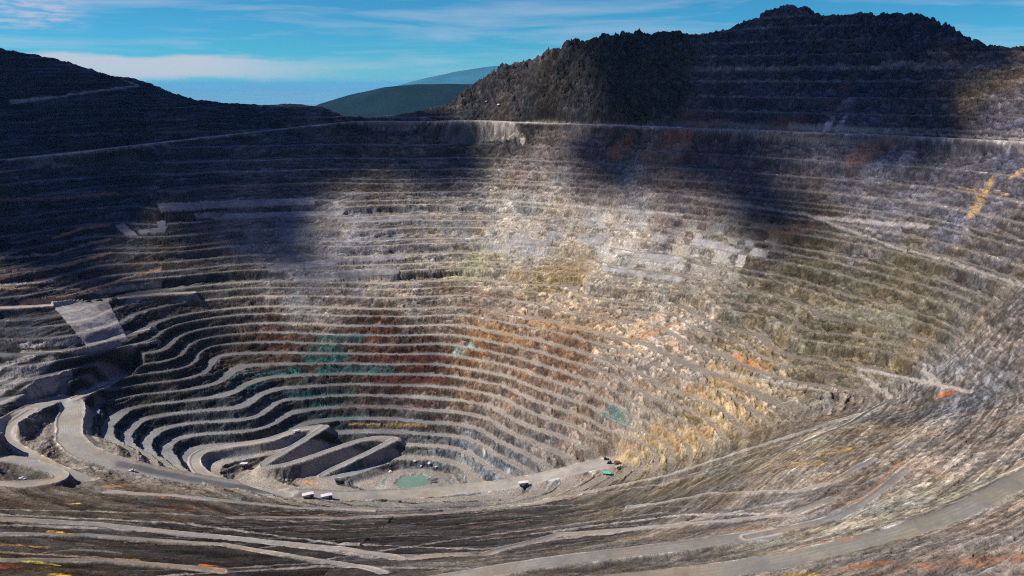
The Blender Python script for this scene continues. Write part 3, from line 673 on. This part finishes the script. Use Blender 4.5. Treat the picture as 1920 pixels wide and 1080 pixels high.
# ------------------------------------------------------------------ materials
def mat_new(name):
    m = bpy.data.materials.new(name); m.use_nodes = True
    nt = m.node_tree; nt.nodes.clear()
    out = nt.nodes.new('ShaderNodeOutputMaterial'); bs = nt.nodes.new('ShaderNodeBsdfPrincipled')
    nt.links.new(bs.outputs[0], out.inputs['Surface'])
    return m, nt, bs
def rock_mat(name, bump=0.6, var=0.5, scale=0.35):
    m, nt, bs = mat_new(name)
    at = nt.nodes.new('ShaderNodeAttribute'); at.attribute_name = 'rock_and_shade'
    geo = nt.nodes.new('ShaderNodeNewGeometry')
    n1 = nt.nodes.new('ShaderNodeTexNoise'); n1.inputs['Scale'].default_value = scale; n1.inputs['Detail'].default_value = 5; n1.inputs['Roughness'].default_value = 0.7
    nt.links.new(geo.outputs['Position'], n1.inputs['Vector'])
    mr = nt.nodes.new('ShaderNodeMapRange'); mr.inputs[1].default_value = 0.3; mr.inputs[2].default_value = 0.7
    mr.inputs[3].default_value = 1 - var; mr.inputs[4].default_value = 1 + var
    nt.links.new(n1.outputs['Fac'], mr.inputs[0])
    mx = nt.nodes.new('ShaderNodeVectorMath'); mx.operation = 'SCALE'
    nt.links.new(at.outputs['Color'], mx.inputs[0]); nt.links.new(mr.outputs[0], mx.inputs['Scale'])
    nt.links.new(mx.outputs[0], bs.inputs['Base Color'])
    bs.inputs['Roughness'].default_value = 0.95; bs.inputs['Specular IOR Level'].default_value = 0.03
    bp = nt.nodes.new('ShaderNodeBump'); bp.inputs['Strength'].default_value = bump; bp.inputs['Distance'].default_value = 2.0
    nt.links.new(n1.outputs['Fac'], bp.inputs['Height']); nt.links.new(bp.outputs[0], bs.inputs['Normal'])
    return m
M_rock = rock_mat("broken_rock", 0.8, 0.45)
M_road = rock_mat("graded_gravel", 0.25, 0.12, 0.2)
M_lin = rock_mat("sprayed_lining", 0.3, 0.15, 0.3)
def plain(name, col, rough=0.6, metal=0.0, var=0.15, scale=3.0):
    m, nt, bs = mat_new(name)
    tcn = nt.nodes.new('ShaderNodeTexCoord'); n1 = nt.nodes.new('ShaderNodeTexNoise'); n1.inputs['Scale'].default_value = scale; n1.inputs['Detail'].default_value = 3
    nt.links.new(tcn.outputs['Object'], n1.inputs['Vector'])
    rp = nt.nodes.new('ShaderNodeMixRGB'); rp.inputs[1].default_value = (*[c * (1 - var) for c in col], 1); rp.inputs[2].default_value = (*[min(1, c * (1 + var)) for c in col], 1)
    nt.links.new(n1.outputs['Fac'], rp.inputs[0]); nt.links.new(rp.outputs[0], bs.inputs['Base Color'])
    bs.inputs['Specular IOR Level'].default_value = 0.5 if rough < 0.85 else 0.02
    bs.inputs['Roughness'].default_value = rough; bs.inputs['Metallic'].default_value = metal
    return m

# ------------------------------------------------------------------ terrain meshes, one per kind of ground
vid = np.arange(NR * NC).reshape(NR, NC)
quad = np.stack([vid[:-1, :-1], vid[:-1, 1:], vid[1:, 1:], vid[1:, :-1]], -1).reshape(-1, 4)
fr = RID[:-1, :-1].reshape(-1); fl_ = LID[:-1, :-1].reshape(-1)
yq = Y[:-1, :-1].reshape(-1); zq = ZS[:-1, :-1].reshape(-1); xq = X[:-1, :-1].reshape(-1)
cls = np.zeros(len(quad), np.int32)
px_s = np.array([p[0] for p in SKY_R]); 
rimP = np.array([at_z(px, py, z) for px, py, z in [(-300,330,-165),(0,300,-142),(160,283,-132),(320,265,-119),(480,247,-104),(640,229,-85),(700,226,-82),(800,228,-82),(900,225,-80),(1000,231,-84),(1100,234,-85),(1280,240,-86),(1500,248,-86),(1700,255,-86),(1920,266,-86),(2200,285,-88)]])
rim_t = rimP[:, 0] / rimP[:, 1]
rim_y = np.interp(xq / yq, rim_t, rimP[:, 1])
beyond = yq > rim_y
cls[beyond & (xq / yq > -0.135)] = 1       # mountain
cls[beyond & (xq / yq <= -0.135)] = 2      # hill
cls[fr > 0] = 3
for i in range(len(LIN)): cls[fl_ == i + 1] = 10 + i
allco = np.stack([X, Y, Z + CAM_Z], -1).reshape(-1, 3).astype(np.float32)
allcol = np.concatenate([COL, np.ones(X.shape + (1,))], -1).reshape(-1, 4).astype(np.float32)
def grid_mesh(name, sel, mat, smooth=True):
    q = quad[sel]
    used, inv = np.unique(q, return_inverse=True)
    inv = inv.reshape(-1)
    me = bpy.data.meshes.new(name)
    me.vertices.add(len(used)); me.vertices.foreach_set('co', allco[used].ravel())
    me.loops.add(len(inv)); me.loops.foreach_set('vertex_index', inv.astype(np.int32))
    me.polygons.add(len(q)); me.polygons.foreach_set('loop_start', np.arange(0, len(inv), 4, dtype=np.int32))
    me.polygons.foreach_set('use_smooth', np.full(len(q), smooth))
    ca = me.color_attributes.new('rock_and_shade', 'FLOAT_COLOR', 'POINT'); ca.data.foreach_set('color', allcol[used].ravel())
    me.update(calc_edges=True)
    me.materials.append(mat)
    o = bpy.data.objects.new(name, me); scene.collection.objects.link(o)
    return o
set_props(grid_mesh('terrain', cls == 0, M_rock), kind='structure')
def outer_ground():                                     # coarse ground beside and behind the viewpoint
    gx_ = np.arange(-2900, 2901, 20.0); gy_ = np.arange(-580, 4100, 20.0)
    A, B = np.meshgrid(gx_, gy_)
    H = cubic(Z0, A, B) + 5 * fbm(A, B, 120, 4) - 2.5
    H = np.minimum(H, 100 - 320 * np.exp(-(A ** 2 + B ** 2) / 260.0 ** 2))
    C = np.clip(bilin(ZV, A, B)[..., :3] * np.exp(0.5 * fbm(A, B, 60, 4))[..., None], .01, .6)
    inside = (B > 120) & (np.abs(A) < 1.13 * B - 12)
    vid_ = np.arange(A.size).reshape(A.shape)
    q = np.stack([vid_[:-1, :-1], vid_[:-1, 1:], vid_[1:, 1:], vid_[1:, :-1]], -1)
    keep = ~(inside[:-1, :-1] & inside[1:, :-1] & inside[:-1, 1:] & inside[1:, 1:])
    return (np.stack([A, B, H + CAM_Z], -1).reshape(-1, 3).astype(np.float32),
            np.concatenate([C, np.ones(A.shape + (1,))], -1).reshape(-1, 4).astype(np.float32), q[keep])
_keep = allco, allcol, quad
allco, allcol, quad = outer_ground()
set_props(grid_mesh('terrain', np.ones(len(quad), bool), M_rock), kind='structure')
allco, allcol, quad = _keep
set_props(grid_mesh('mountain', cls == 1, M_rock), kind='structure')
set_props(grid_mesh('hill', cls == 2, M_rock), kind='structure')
set_props(grid_mesh('haul_road', cls == 3, M_road), kind='structure')
for i, (lab, q) in enumerate(LIN):
    if (cls == 10 + i).any():
        set_props(grid_mesh('slope_lining', cls == 10 + i, M_lin), lab, 'slope lining', 'pale linings on the pit wall')

# ------------------------------------------------------------------ far country: lowland sheet, far hills
def simple_obj(name, verts, faces, mat, smooth=True):
    me = bpy.data.meshes.new(name); me.from_pydata(verts, [], faces); me.update()
    if smooth: me.polygons.foreach_set('use_smooth', np.full(len(me.polygons), True))
    me.materials.append(mat)
    o = bpy.data.objects.new(name, me); scene.collection.objects.link(o); return o
M_low = plain("misty_lowland", (.10, .26, .36), 0.9, 0, 0.4, 0.0004)  # mist and horizon blue put into the lowland's base colour
rings = [3000, 6000, 12000, 25000, 50000, 100000, 200000]
lv, lf = [(0, 0, CAM_Z - 900)], []
NS = 64
for r in rings:
    for i in range(NS):
        a = 2 * math.pi * i / NS; lv.append((r * math.cos(a), r * math.sin(a), CAM_Z - 900))
for i in range(NS): lf.append((0, 1 + i, 1 + (i + 1) % NS))
for j in range(len(rings) - 1):
    for i in range(NS):
        a = 1 + j * NS + i; b = 1 + j * NS + (i + 1) % NS; lf.append((a, a + NS, b + NS, b))
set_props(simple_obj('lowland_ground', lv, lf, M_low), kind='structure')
M_hill = plain("haze_blue_hill", (.008, .022, .034), 0.95, 0, 0.5, 0.004)  # blue of distant haze put into the base colour
M_hill2 = plain("hazy_far_hill", (.03, .11, .17), 0.95, 0, 0.4, 0.002)  # paler blue: more haze painted in for the farther ridge
def far_hill(name, prof, d, depth, nx=160, ny=36, amp=40, mat=None):
    pxs = np.linspace(prof[0][0], prof[-1][0], nx)
    pys = np.interp(pxs, [p[0] for p in prof], [p[1] for p in prof])
    vs = []; fs = []
    base = -900.0
    for i in range(nx):
        x, y, z = at_y(pxs[i], pys[i], d)
        for j in range(ny):
            s = j / (ny - 1) * 2 - 1                     # -1 front foot .. 1 back foot
            h = (1 - abs(s) ** 1.4)
            yy_ = y + s * depth; xx = x * (yy_ / y) if s < 0 else x * (yy_ / y)
            n = float(fbm(np.array([xx]), np.array([yy_]), depth * 0.5, 5, 0.55, True)[0]) - 0.3
            zz = base + (z - base) * h + (amp * n * (1 - h * 0.72))
            vs.append((xx, yy_, zz + CAM_Z))
    for i in range(nx - 1):
        for j in range(ny - 1):
            a = i * ny + j; fs.append((a, a + ny, a + ny + 1, a + 1))
    return set_props(simple_obj(name, vs, fs, mat or M_hill), kind='structure')
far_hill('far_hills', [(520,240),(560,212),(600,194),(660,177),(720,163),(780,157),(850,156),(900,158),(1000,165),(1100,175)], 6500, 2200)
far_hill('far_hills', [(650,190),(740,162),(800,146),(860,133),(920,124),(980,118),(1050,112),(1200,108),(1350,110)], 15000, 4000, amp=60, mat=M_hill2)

# ------------------------------------------------------------------ water in the pit bottom
def pond():
    zw = -611.2
    pts = [(cx_ + 52 * math.cos(t_), cy_ + 42 * math.sin(t_)) for t_ in np.linspace(0, 2 * math.pi, 40, endpoint=False)]
    vs = [(cx_, cy_, zw + CAM_Z)] + [(p[0], p[1], zw + CAM_Z) for p in pts]
    fs = [(0, 1 + i, 1 + (i + 1) % len(pts)) for i in range(len(pts))]
    m = plain("green_pit_water", (.12, .20, .165), 0.2, 0, 0.35, 0.05)
    set_props(simple_obj('water', vs, fs, m, False), kind='structure')
pond()

# ------------------------------------------------------------------ vehicles and site equipment
def E(name, loc, rz, label, cat, group=None):
    o = bpy.data.objects.new(name, None); scene.collection.objects.link(o)
    o.location = loc; o.rotation_euler = (0, 0, rz); o.empty_display_size = 2
    return set_props(o, label, cat, group)
def part(name, bm, mat, parent):
    me = bpy.data.meshes.new(name); bm.normal_update(); bm.to_mesh(me); bm.free(); me.materials.append(mat)
    o = bpy.data.objects.new(name, me); scene.collection.objects.link(o); o.parent = parent; return o
def bx(bm, x0, x1, y0, y1, z0, z1, tx=0.0, bevel=0.0):
    """box along x with its top pulled in by tx at the front (+x)"""
    vs = [bm.verts.new(p) for p in [(x0,y0,z0),(x1,y0,z0),(x1,y1,z0),(x0,y1,z0),(x0,y0,z1),(x1-tx,y0,z1),(x1-tx,y1,z1),(x0,y1,z1)]]
    fs = [bm.faces.new([vs[i] for i in q]) for q in [(3,2,1,0),(4,5,6,7),(0,1,5,4),(1,2,6,5),(2,3,7,6),(3,0,4,7)]]
    if bevel:
        ed = list({e for f_ in fs for e in f_.edges}); bmesh.ops.bevel(bm, geom=ed, offset=bevel, segments=2, affect='EDGES')
def cyl(bm, x, y0, y1, z, r, n=20, axis='y'):
    ring = []
    for yv in (y0, y1):
        ring.append([bm.verts.new((x + r * math.cos(2*math.pi*i/n), yv, z + r * math.sin(2*math.pi*i/n)) if axis == 'y' else
                                  (x + r * math.cos(2*math.pi*i/n), z + r * math.sin(2*math.pi*i/n), yv)) for i in range(n)])
    for i in range(n): bm.faces.new([ring[0][i], ring[0][(i+1)%n], ring[1][(i+1)%n], ring[1][i]])
    bm.faces.new(ring[0][::-1]); bm.faces.new(ring[1])
    bmesh.ops.recalc_face_normals(bm, faces=bm.faces[:])
M_white = plain("white_paint", (.5,.49,.5), .5); M_dark = plain("dark_machine", (.03,.028,.03), .6); M_tyre = plain("tyre_rubber", (.02,.02,.02), .9)
M_glass = plain("cab_glass", (.02,.03,.04), .15); M_green = plain("green_roof", (.05,.42,.27), .5); M_brown = plain("rusty_brown", (.10,.04,.03), .8, 0, .4, 1.5)
M_cream = plain("cream_paint", (.6,.5,.35), .5); M_grey = plain("grey_metal", (.25,.25,.26), .5); M_stone = plain("pale_stone", (.5,.49,.47), .95, 0, .3, .6)
M_yel = plain("machine_yellow", (.5,.3,.05), .5)
def copy_tree(o, parent=None):
    c = o.copy(); scene.collection.objects.link(c); c.parent = parent
    for ch in [q for q in scene.objects if q.parent == o]: copy_tree(ch, c)
    return c
def make_haul_truck(mat):
    r = E('haul_truck', (0,0,0), 0, 'haul truck', 'haul truck')
    b = bmesh.new(); bx(b, -6.5, 6.6, -2.2, 2.2, 1.9, 3.1, 0, .15); bx(b, 4.2, 7.2, -3.4, 3.4, 2.6, 3.6, .2, .1); part('chassis', b, M_grey, r)
    b = bmesh.new(); bx(b, 3.4, 5.9, .4, 3.3, 3.6, 5.9, .5, .12); c = part('cab', b, mat, r)
    b = bmesh.new(); bx(b, 5.45, 5.72, .7, 3.0, 4.5, 5.5, .22); part('windscreen', b, M_glass, c)
    b = bmesh.new()                                       # dump body: sloping floor, high front, canopy over the cab
    prof = [(-7.6, 4.9), (-6.6, 3.5), (1.8, 3.3), (3.1, 5.9), (6.9, 6.3), (6.9, 6.7), (2.6, 6.7), (-7.6, 5.6)]
    L = [b.verts.new((x, -3.9, z)) for x, z in prof]; Q = [b.verts.new((x, 3.9, z)) for x, z in prof]
    n = len(prof); b.faces.new(L); b.faces.new(Q[::-1])
    for i in range(n): b.faces.new([L[i], Q[i], Q[(i+1)%n], L[(i+1)%n]])
    bmesh.ops.recalc_face_normals(b, faces=b.faces[:]); part('dump_body', b, mat, r)
    for x, w in ((4.7, 1.3), (-3.9, 2.4)):
        for sg in (-1, 1):
            b = bmesh.new(); cyl(b, x, sg * 3.6 - w/2 * (1 if sg > 0 else 1), sg * 3.6 + w/2, 1.75, 1.75); wh = part('wheel', b, M_tyre, r)
            b = bmesh.new(); yo = sg * (3.6 + w/2); cyl(b, x, yo - .05, yo + .12, 1.75, .8); part('rim', b, M_grey, wh)
    return r
def make_pickup(mat):
    r = E('pickup_truck', (0,0,0), 0, 'pickup', 'pickup')
    b = bmesh.new(); bx(b, -2.8, 2.8, -1, 1, .55, 1.15, .1, .1); part('body', b, mat, r)
    b = bmesh.new(); bx(b, -.6, 1.5, -.92, .92, 1.15, 1.95, .6, .1); c = part('cab', b, mat, r)
    b = bmesh.new(); bx(b, -.45, 1.2, -.95, .95, 1.3, 1.75, .35); part('window', b, M_glass, c)
    for x in (-1.8, 1.8):
        for sg in (-1, 1):
            b = bmesh.new(); cyl(b, x, sg*.95 - .14, sg*.95 + .14, .45, .45, 14); part('wheel', b, M_tyre, r)
    return r
def make_excavator():
    r = E('excavator', (0,0,0), 0, 'excavator', 'excavator')
    for sg in (-1, 1):
        b = bmesh.new(); bx(b, -2.6, 2.6, sg*1.4 - .4, sg*1.4 + .4, 0, 1.1, 0, .3); part('track', b, M_tyre, r)
    b = bmesh.new(); bx(b, -2.6, 1.8, -1.5, 1.5, 1.25, 3.0, .2, .15); part('upper_body', b, M_dark, r)
    b = bmesh.new(); bx(b, .6, 2.1, .4, 1.5, 3.0, 4.1, .3, .1); part('cab', b, M_glass, r)
    b = bmesh.new()
    def bar(p, q, w):
        dx, dz = q[0]-p[0], q[1]-p[1]; l = math.hypot(dx, dz); nx, nz = -dz/l*w, dx/l*w
        vs = [b.verts.new((x, yv, z)) for yv in (-.3-.5, .3-.5) for x, z in ((p[0]+nx,p[1]+nz),(q[0]+nx,q[1]+nz),(q[0]-nx,q[1]-nz),(p[0]-nx,p[1]-nz))]
        for q_ in [(0,1,2,3),(7,6,5,4),(0,4,5,1),(1,5,6,2),(2,6,7,3),(3,7,4,0)]: b.faces.new([vs[i] for i in q_])
    bar((1.4,2.2),(5.0,5.6),.35); part('boom', b, M_dark, r)
    b = bmesh.new(); bar((5.0,5.6),(7.0,2.2),.28); part('stick', b, M_dark, r)
    b = bmesh.new(); bx(b, 6.3, 7.6, -1.1, .2, .7, 2.2, .5, .1); part('bucket', b, M_dark, r)
    return r
def make_dozer():
    r = E('bulldozer', (0,0,0), 0, 'bulldozer', 'bulldozer')
    for sg in (-1, 1):
        b = bmesh.new(); bx(b, -2.4, 2.0, sg*1.4 - .4, sg*1.4 + .4, 0, 1.3, 0, .35); part('track', b, M_tyre, r)
    b = bmesh.new(); bx(b, -2.2, 2.1, -1, 1, 1.0, 2.3, .3, .15); part('body', b, M_dark, r)
    b = bmesh.new(); bx(b, -1.7, .2, -1, 1, 2.3, 3.6, .2, .1); part('cab', b, M_glass, r)
    b = bmesh.new(); bx(b, 2.6, 3.0, -2.2, 2.2, .2, 1.9, .15, .05); part('blade', b, M_dark, r)
    return r
def ground(px, py):
    return np.array(drape(px, py, Z)) + np.array([0, 0, CAM_Z])
def heading(a, b):
    p, q = ground(*a), ground(*b); return math.atan2(q[1]-p[1], q[0]-p[0])
def place(o, px, py, toward, sc=1.0, sink=0.0, label=None, group=None):
    g_ = ground(px, py); o.location = (g_[0], g_[1], g_[2] - sink); o.rotation_euler = (0, 0, heading((px, py), toward)); o.scale = (sc,) * 3
    if label: o['label'] = label
    if group: o['group'] = group
    return o
HG = 'haul trucks in the pit'; PG = 'pickups along the pit roads'
ht = make_haul_truck(M_white)
place(ht, 578, 934, (660, 937), 1.1, 0, 'white haul truck driving behind the other white one on the main haul road', HG)
place(copy_tree(ht), 613, 936, (690, 938), 1.1, 0, 'front one of two white haul trucks driving in line on the main haul road', HG)
place(copy_tree(ht), 982, 911, (1020, 902), 1.0, 0, 'lone pale haul truck climbing the road right of the green pond', HG)
place(copy_tree(ht), 556, 812, (520, 824), .8, 0, 'pale haul truck on the upper inner ramp below the benches', HG)
place(copy_tree(ht), 458, 874, (490, 868), .8, 0, 'white haul truck parked at the hairpin of the inner ramp', HG)
pk = make_pickup(M_white)
place(pk, 248, 884, (290, 893), 1.7, 0, 'white pickup on the dark stretch of the haul road', PG)
place(copy_tree(pk), 42, 899, (80, 902), 1.7, 0, 'white pickup parked inside the loop road at the left edge', PG)
place(copy_tree(pk), 112, 744, (60, 764), 1.7, 0, 'small white pickup where the haul road rounds the left corner', PG)
pc = make_pickup(M_cream)
place(pc, 186, 726, (230, 714), 2.0, 0, 'cream pickup on the spur road above the left benches', PG)
pd = make_pickup(M_dark)
place(pd, 166, 566, (200, 562), 1.8, 0, 'dark pickup above the big grey lining sheet, first in the row', PG)
place(copy_tree(pd), 186, 564, (215, 560), 1.8, 0, 'dark pickup above the big grey lining sheet, middle of the row', PG)
place(copy_tree(pd), 214, 561, (240, 558), 1.8, 0, 'dark pickup above the big grey lining sheet, last in the row', PG)
place(make_excavator(), 1161, 880, (1175, 874), 1.2, 0, 'dark excavator right of the green-roofed shed at the road end')
place(make_dozer(), 1143, 869, (1120, 872), 1.3, 0, 'dark bulldozer left of the round brown tank')
place(make_dozer(), 1136, 862, (1160, 858), 1.2, 0, 'dark bulldozer at the inner edge of the road end, under the rock bench')
def tank():
    g_ = ground(1157, 870); r = E('water_tank', g_, 0, 'round rusty brown tank standing at the right end of the haul road', 'tank')
    b = bmesh.new(); cyl(b, 0, 0, 3.4, 0, 4.4, 32, 'z'); part('shell', b, M_brown, r)
    b = bmesh.new(); cyl(b, 0, 3.4, 3.7, 0, 4.6, 32, 'z'); cyl(b, 0, 3.7, 4.1, 0, 3.0, 32, 'z'); part('lid', b, M_brown, r)
    b = bmesh.new(); bx(b, 4.4, 4.6, -.3, .3, 0, 3.8); part('ladder', b, M_grey, r)
tank()
def shed():
    g_ = ground(1138, 890); r = E('shed', g_, heading((1138, 890), (1170, 880)), 'green-roofed shed beside the haul road end', 'shed')
    b = bmesh.new(); bx(b, -5, 5, -2.6, 2.6, -.6, 3.0); part('wall', b, M_dark, r)
    b = bmesh.new(); bx(b, -3.2, -1.2, -2.72, -2.6, -.2, 2.2); part('door', b, M_white, r)
    b = bmesh.new()
    prof = [(-3.4, 2.9), (0, 4.9), (3.4, 2.9), (3.4, 3.15), (0, 5.2), (-3.4, 3.15)]
    L = [b.verts.new((-5.8, y_, z_)) for y_, z_ in prof]; Q = [b.verts.new((5.8, y_, z_)) for y_, z_ in prof]
    b.faces.new(L); b.faces.new(Q[::-1])
    for i in range(6): b.faces.new([L[i], Q[i], Q[(i+1)%6], L[(i+1)%6]])
    bmesh.ops.recalc_face_normals(b, faces=b.faces[:]); part('roof', b, M_green, r)
shed()
def boulder(px, py, size, label, seed):
    bm = bmesh.new(); bmesh.ops.create_icosphere(bm, subdivisions=3, radius=1)
    P = np.array([v.co[:] for v in bm.verts]); n = fbm(P[:,0]*2+seed*9.3+P[:,2], P[:,1]*2-P[:,2]+seed*4.1, 1.1, 4, .6)
    for v, k_ in zip(bm.verts, n): v.co = v.co * (1 + .55 * k_); v.co.z *= .7
    me = bpy.data.meshes.new('boulder'); bm.to_mesh(me); bm.free(); me.materials.append(M_stone)
    o = bpy.data.objects.new('boulder', me); scene.collection.objects.link(o)
    g_ = ground(px, py); o.location = (g_[0], g_[1], g_[2] + size * .25); o.scale = (size * 1.3, size, size); o.rotation_euler = (0, 0, seed)
    set_props(o, label, 'boulder', 'pale boulders')
for i, (px, py, sz, lab) in enumerate([
  (806,869,3.0,'largest pale boulder on the dark slope above the green pond'),(778,865,2.2,'small pale boulder above the left end of the green pond'),
  (818,876,2.0,'pale boulder just below the largest one above the green pond'),(790,874,1.6,'tiny pale boulder nearest the green pond'),
  (732,885,2.6,'flat pale boulder on the pit floor left of the green pond'),(935,197,3.0,'white boulder at the foot of the rocky mountain'),
  (912,191,2.4,'smaller white boulder at the left foot of the rocky mountain')]):
    boulder(px, py, sz, lab, i + 1)

# ------------------------------------------------------------------ clouds overhead that shade parts of the pit
M_cloud, nt_, bs_ = mat_new("thin_cloud")               # cloud lets part of the sun through
tr_ = nt_.nodes.new('ShaderNodeBsdfTransparent'); mx_ = nt_.nodes.new('ShaderNodeMixShader'); mx_.inputs[0].default_value = 0.80
bs_.inputs['Base Color'].default_value = (.85, .85, .87, 1); bs_.inputs['Roughness'].default_value = 1.0
nt_.links.new(tr_.outputs[0], mx_.inputs[1]); nt_.links.new(bs_.outputs[0], mx_.inputs[2])
nt_.links.new(mx_.outputs[0], [n for n in nt_.nodes if n.type == 'OUTPUT_MATERIAL'][0].inputs['Surface'])
def cloud(label, y0, y1, h0, h1, seed, L=13000.0):
    """a drifting cloud: its shade falls on the slopes between depths y0..y1 and sun-heights h0..h1"""
    c = np.array([0, (y0 + y1) / 2, (h0 + h1) / 2]) + L * sun_dir
    ry = (y1 - y0) / 2; hz = (h1 - h0) / 2 * math.cos(SUN_EL)
    rx = 0.85 * hz / math.sin(SUN_EL); rz = 0.5 * hz / math.cos(SUN_EL)
    bm = bmesh.new(); bmesh.ops.create_icosphere(bm, subdivisions=5, radius=1.0)
    P = np.array([v.co[:] for v in bm.verts])
    n = fbm(P[:, 0] * 3 + P[:, 2] * 1.7 + seed * 13.1, P[:, 1] * 3 - P[:, 2] * 1.3 + seed * 7.7, 1.6, 5, 0.6)
    n2 = fbm(P[:, 2] * 4 + P[:, 0] + seed * 3.1, P[:, 1] * 5 + seed * 5.7, 1.2, 4, 0.6)
    r = 1 + 0.75 * n + 0.4 * n2
    for v, k_ in zip(bm.verts, r): v.co = (v.co.x * k_ * rx, v.co.y * k_ * ry, v.co.z * k_ * rz)
    me = bpy.data.meshes.new("cloud"); bm.to_mesh(me); bm.free()
    me.polygons.foreach_set('use_smooth', np.full(len(me.polygons), True)); me.materials.append(M_cloud)
    o = bpy.data.objects.new("cloud", me); scene.collection.objects.link(o)
    o.location = (c[0], c[1], c[2] + CAM_Z)
    set_props(o, label, "cloud", "clouds drifting over the pit")
cloud("large white cloud whose shade darkens the right mountain", 1600, 2350, 150, 1250, 1)
cloud("white cloud shading the right shoulder of the mountain", 1430, 1640, 420, 720, 2)
cloud("white cloud shading the wall under the saddle", 1910, 2200, -690, -195, 3)
cloud("broad white cloud shading the left hill and the upper left benches", 1650, 2450, -1650, -650, 4)
cloud("white cloud shading the left bench road", 1480, 1700, -1650, -1020, 5)
cloud("small torn cloud shading the orange-stained upper wall", 1760, 1960, -60, 110, 6)
cloud("small torn cloud shading the wall below the rim road", 1490, 1740, 130, 330, 7)

# ------------------------------------------------------------------ haze
def haze():
    m = bpy.data.materials.new("blue_air"); m.use_nodes = True; nt = m.node_tree; nt.nodes.clear()
    out = nt.nodes.new('ShaderNodeOutputMaterial'); pv = nt.nodes.new('ShaderNodeVolumePrincipled')
    pv.inputs['Color'].default_value = (.20, .58, .92, 1); pv.inputs['Density'].default_value = 7e-6; pv.inputs['Anisotropy'].default_value = 0.0
    nt.links.new(pv.outputs[0], out.inputs['Volume'])
    me = bpy.data.meshes.new("haze"); bm = bmesh.new(); bmesh.ops.create_cube(bm, size=1.0); bm.to_mesh(me); bm.free()
    me.materials.append(m)
    o = bpy.data.objects.new("haze", me); scene.collection.objects.link(o)
    z0, z1 = CAM_Z - 901.0 - 60, CAM_Z + 290.0
    o.scale = (420000, 420000, z1 - z0); o.location = (0, 0, (z0 + z1) / 2)
    set_props(o, kind='stuff')
haze()
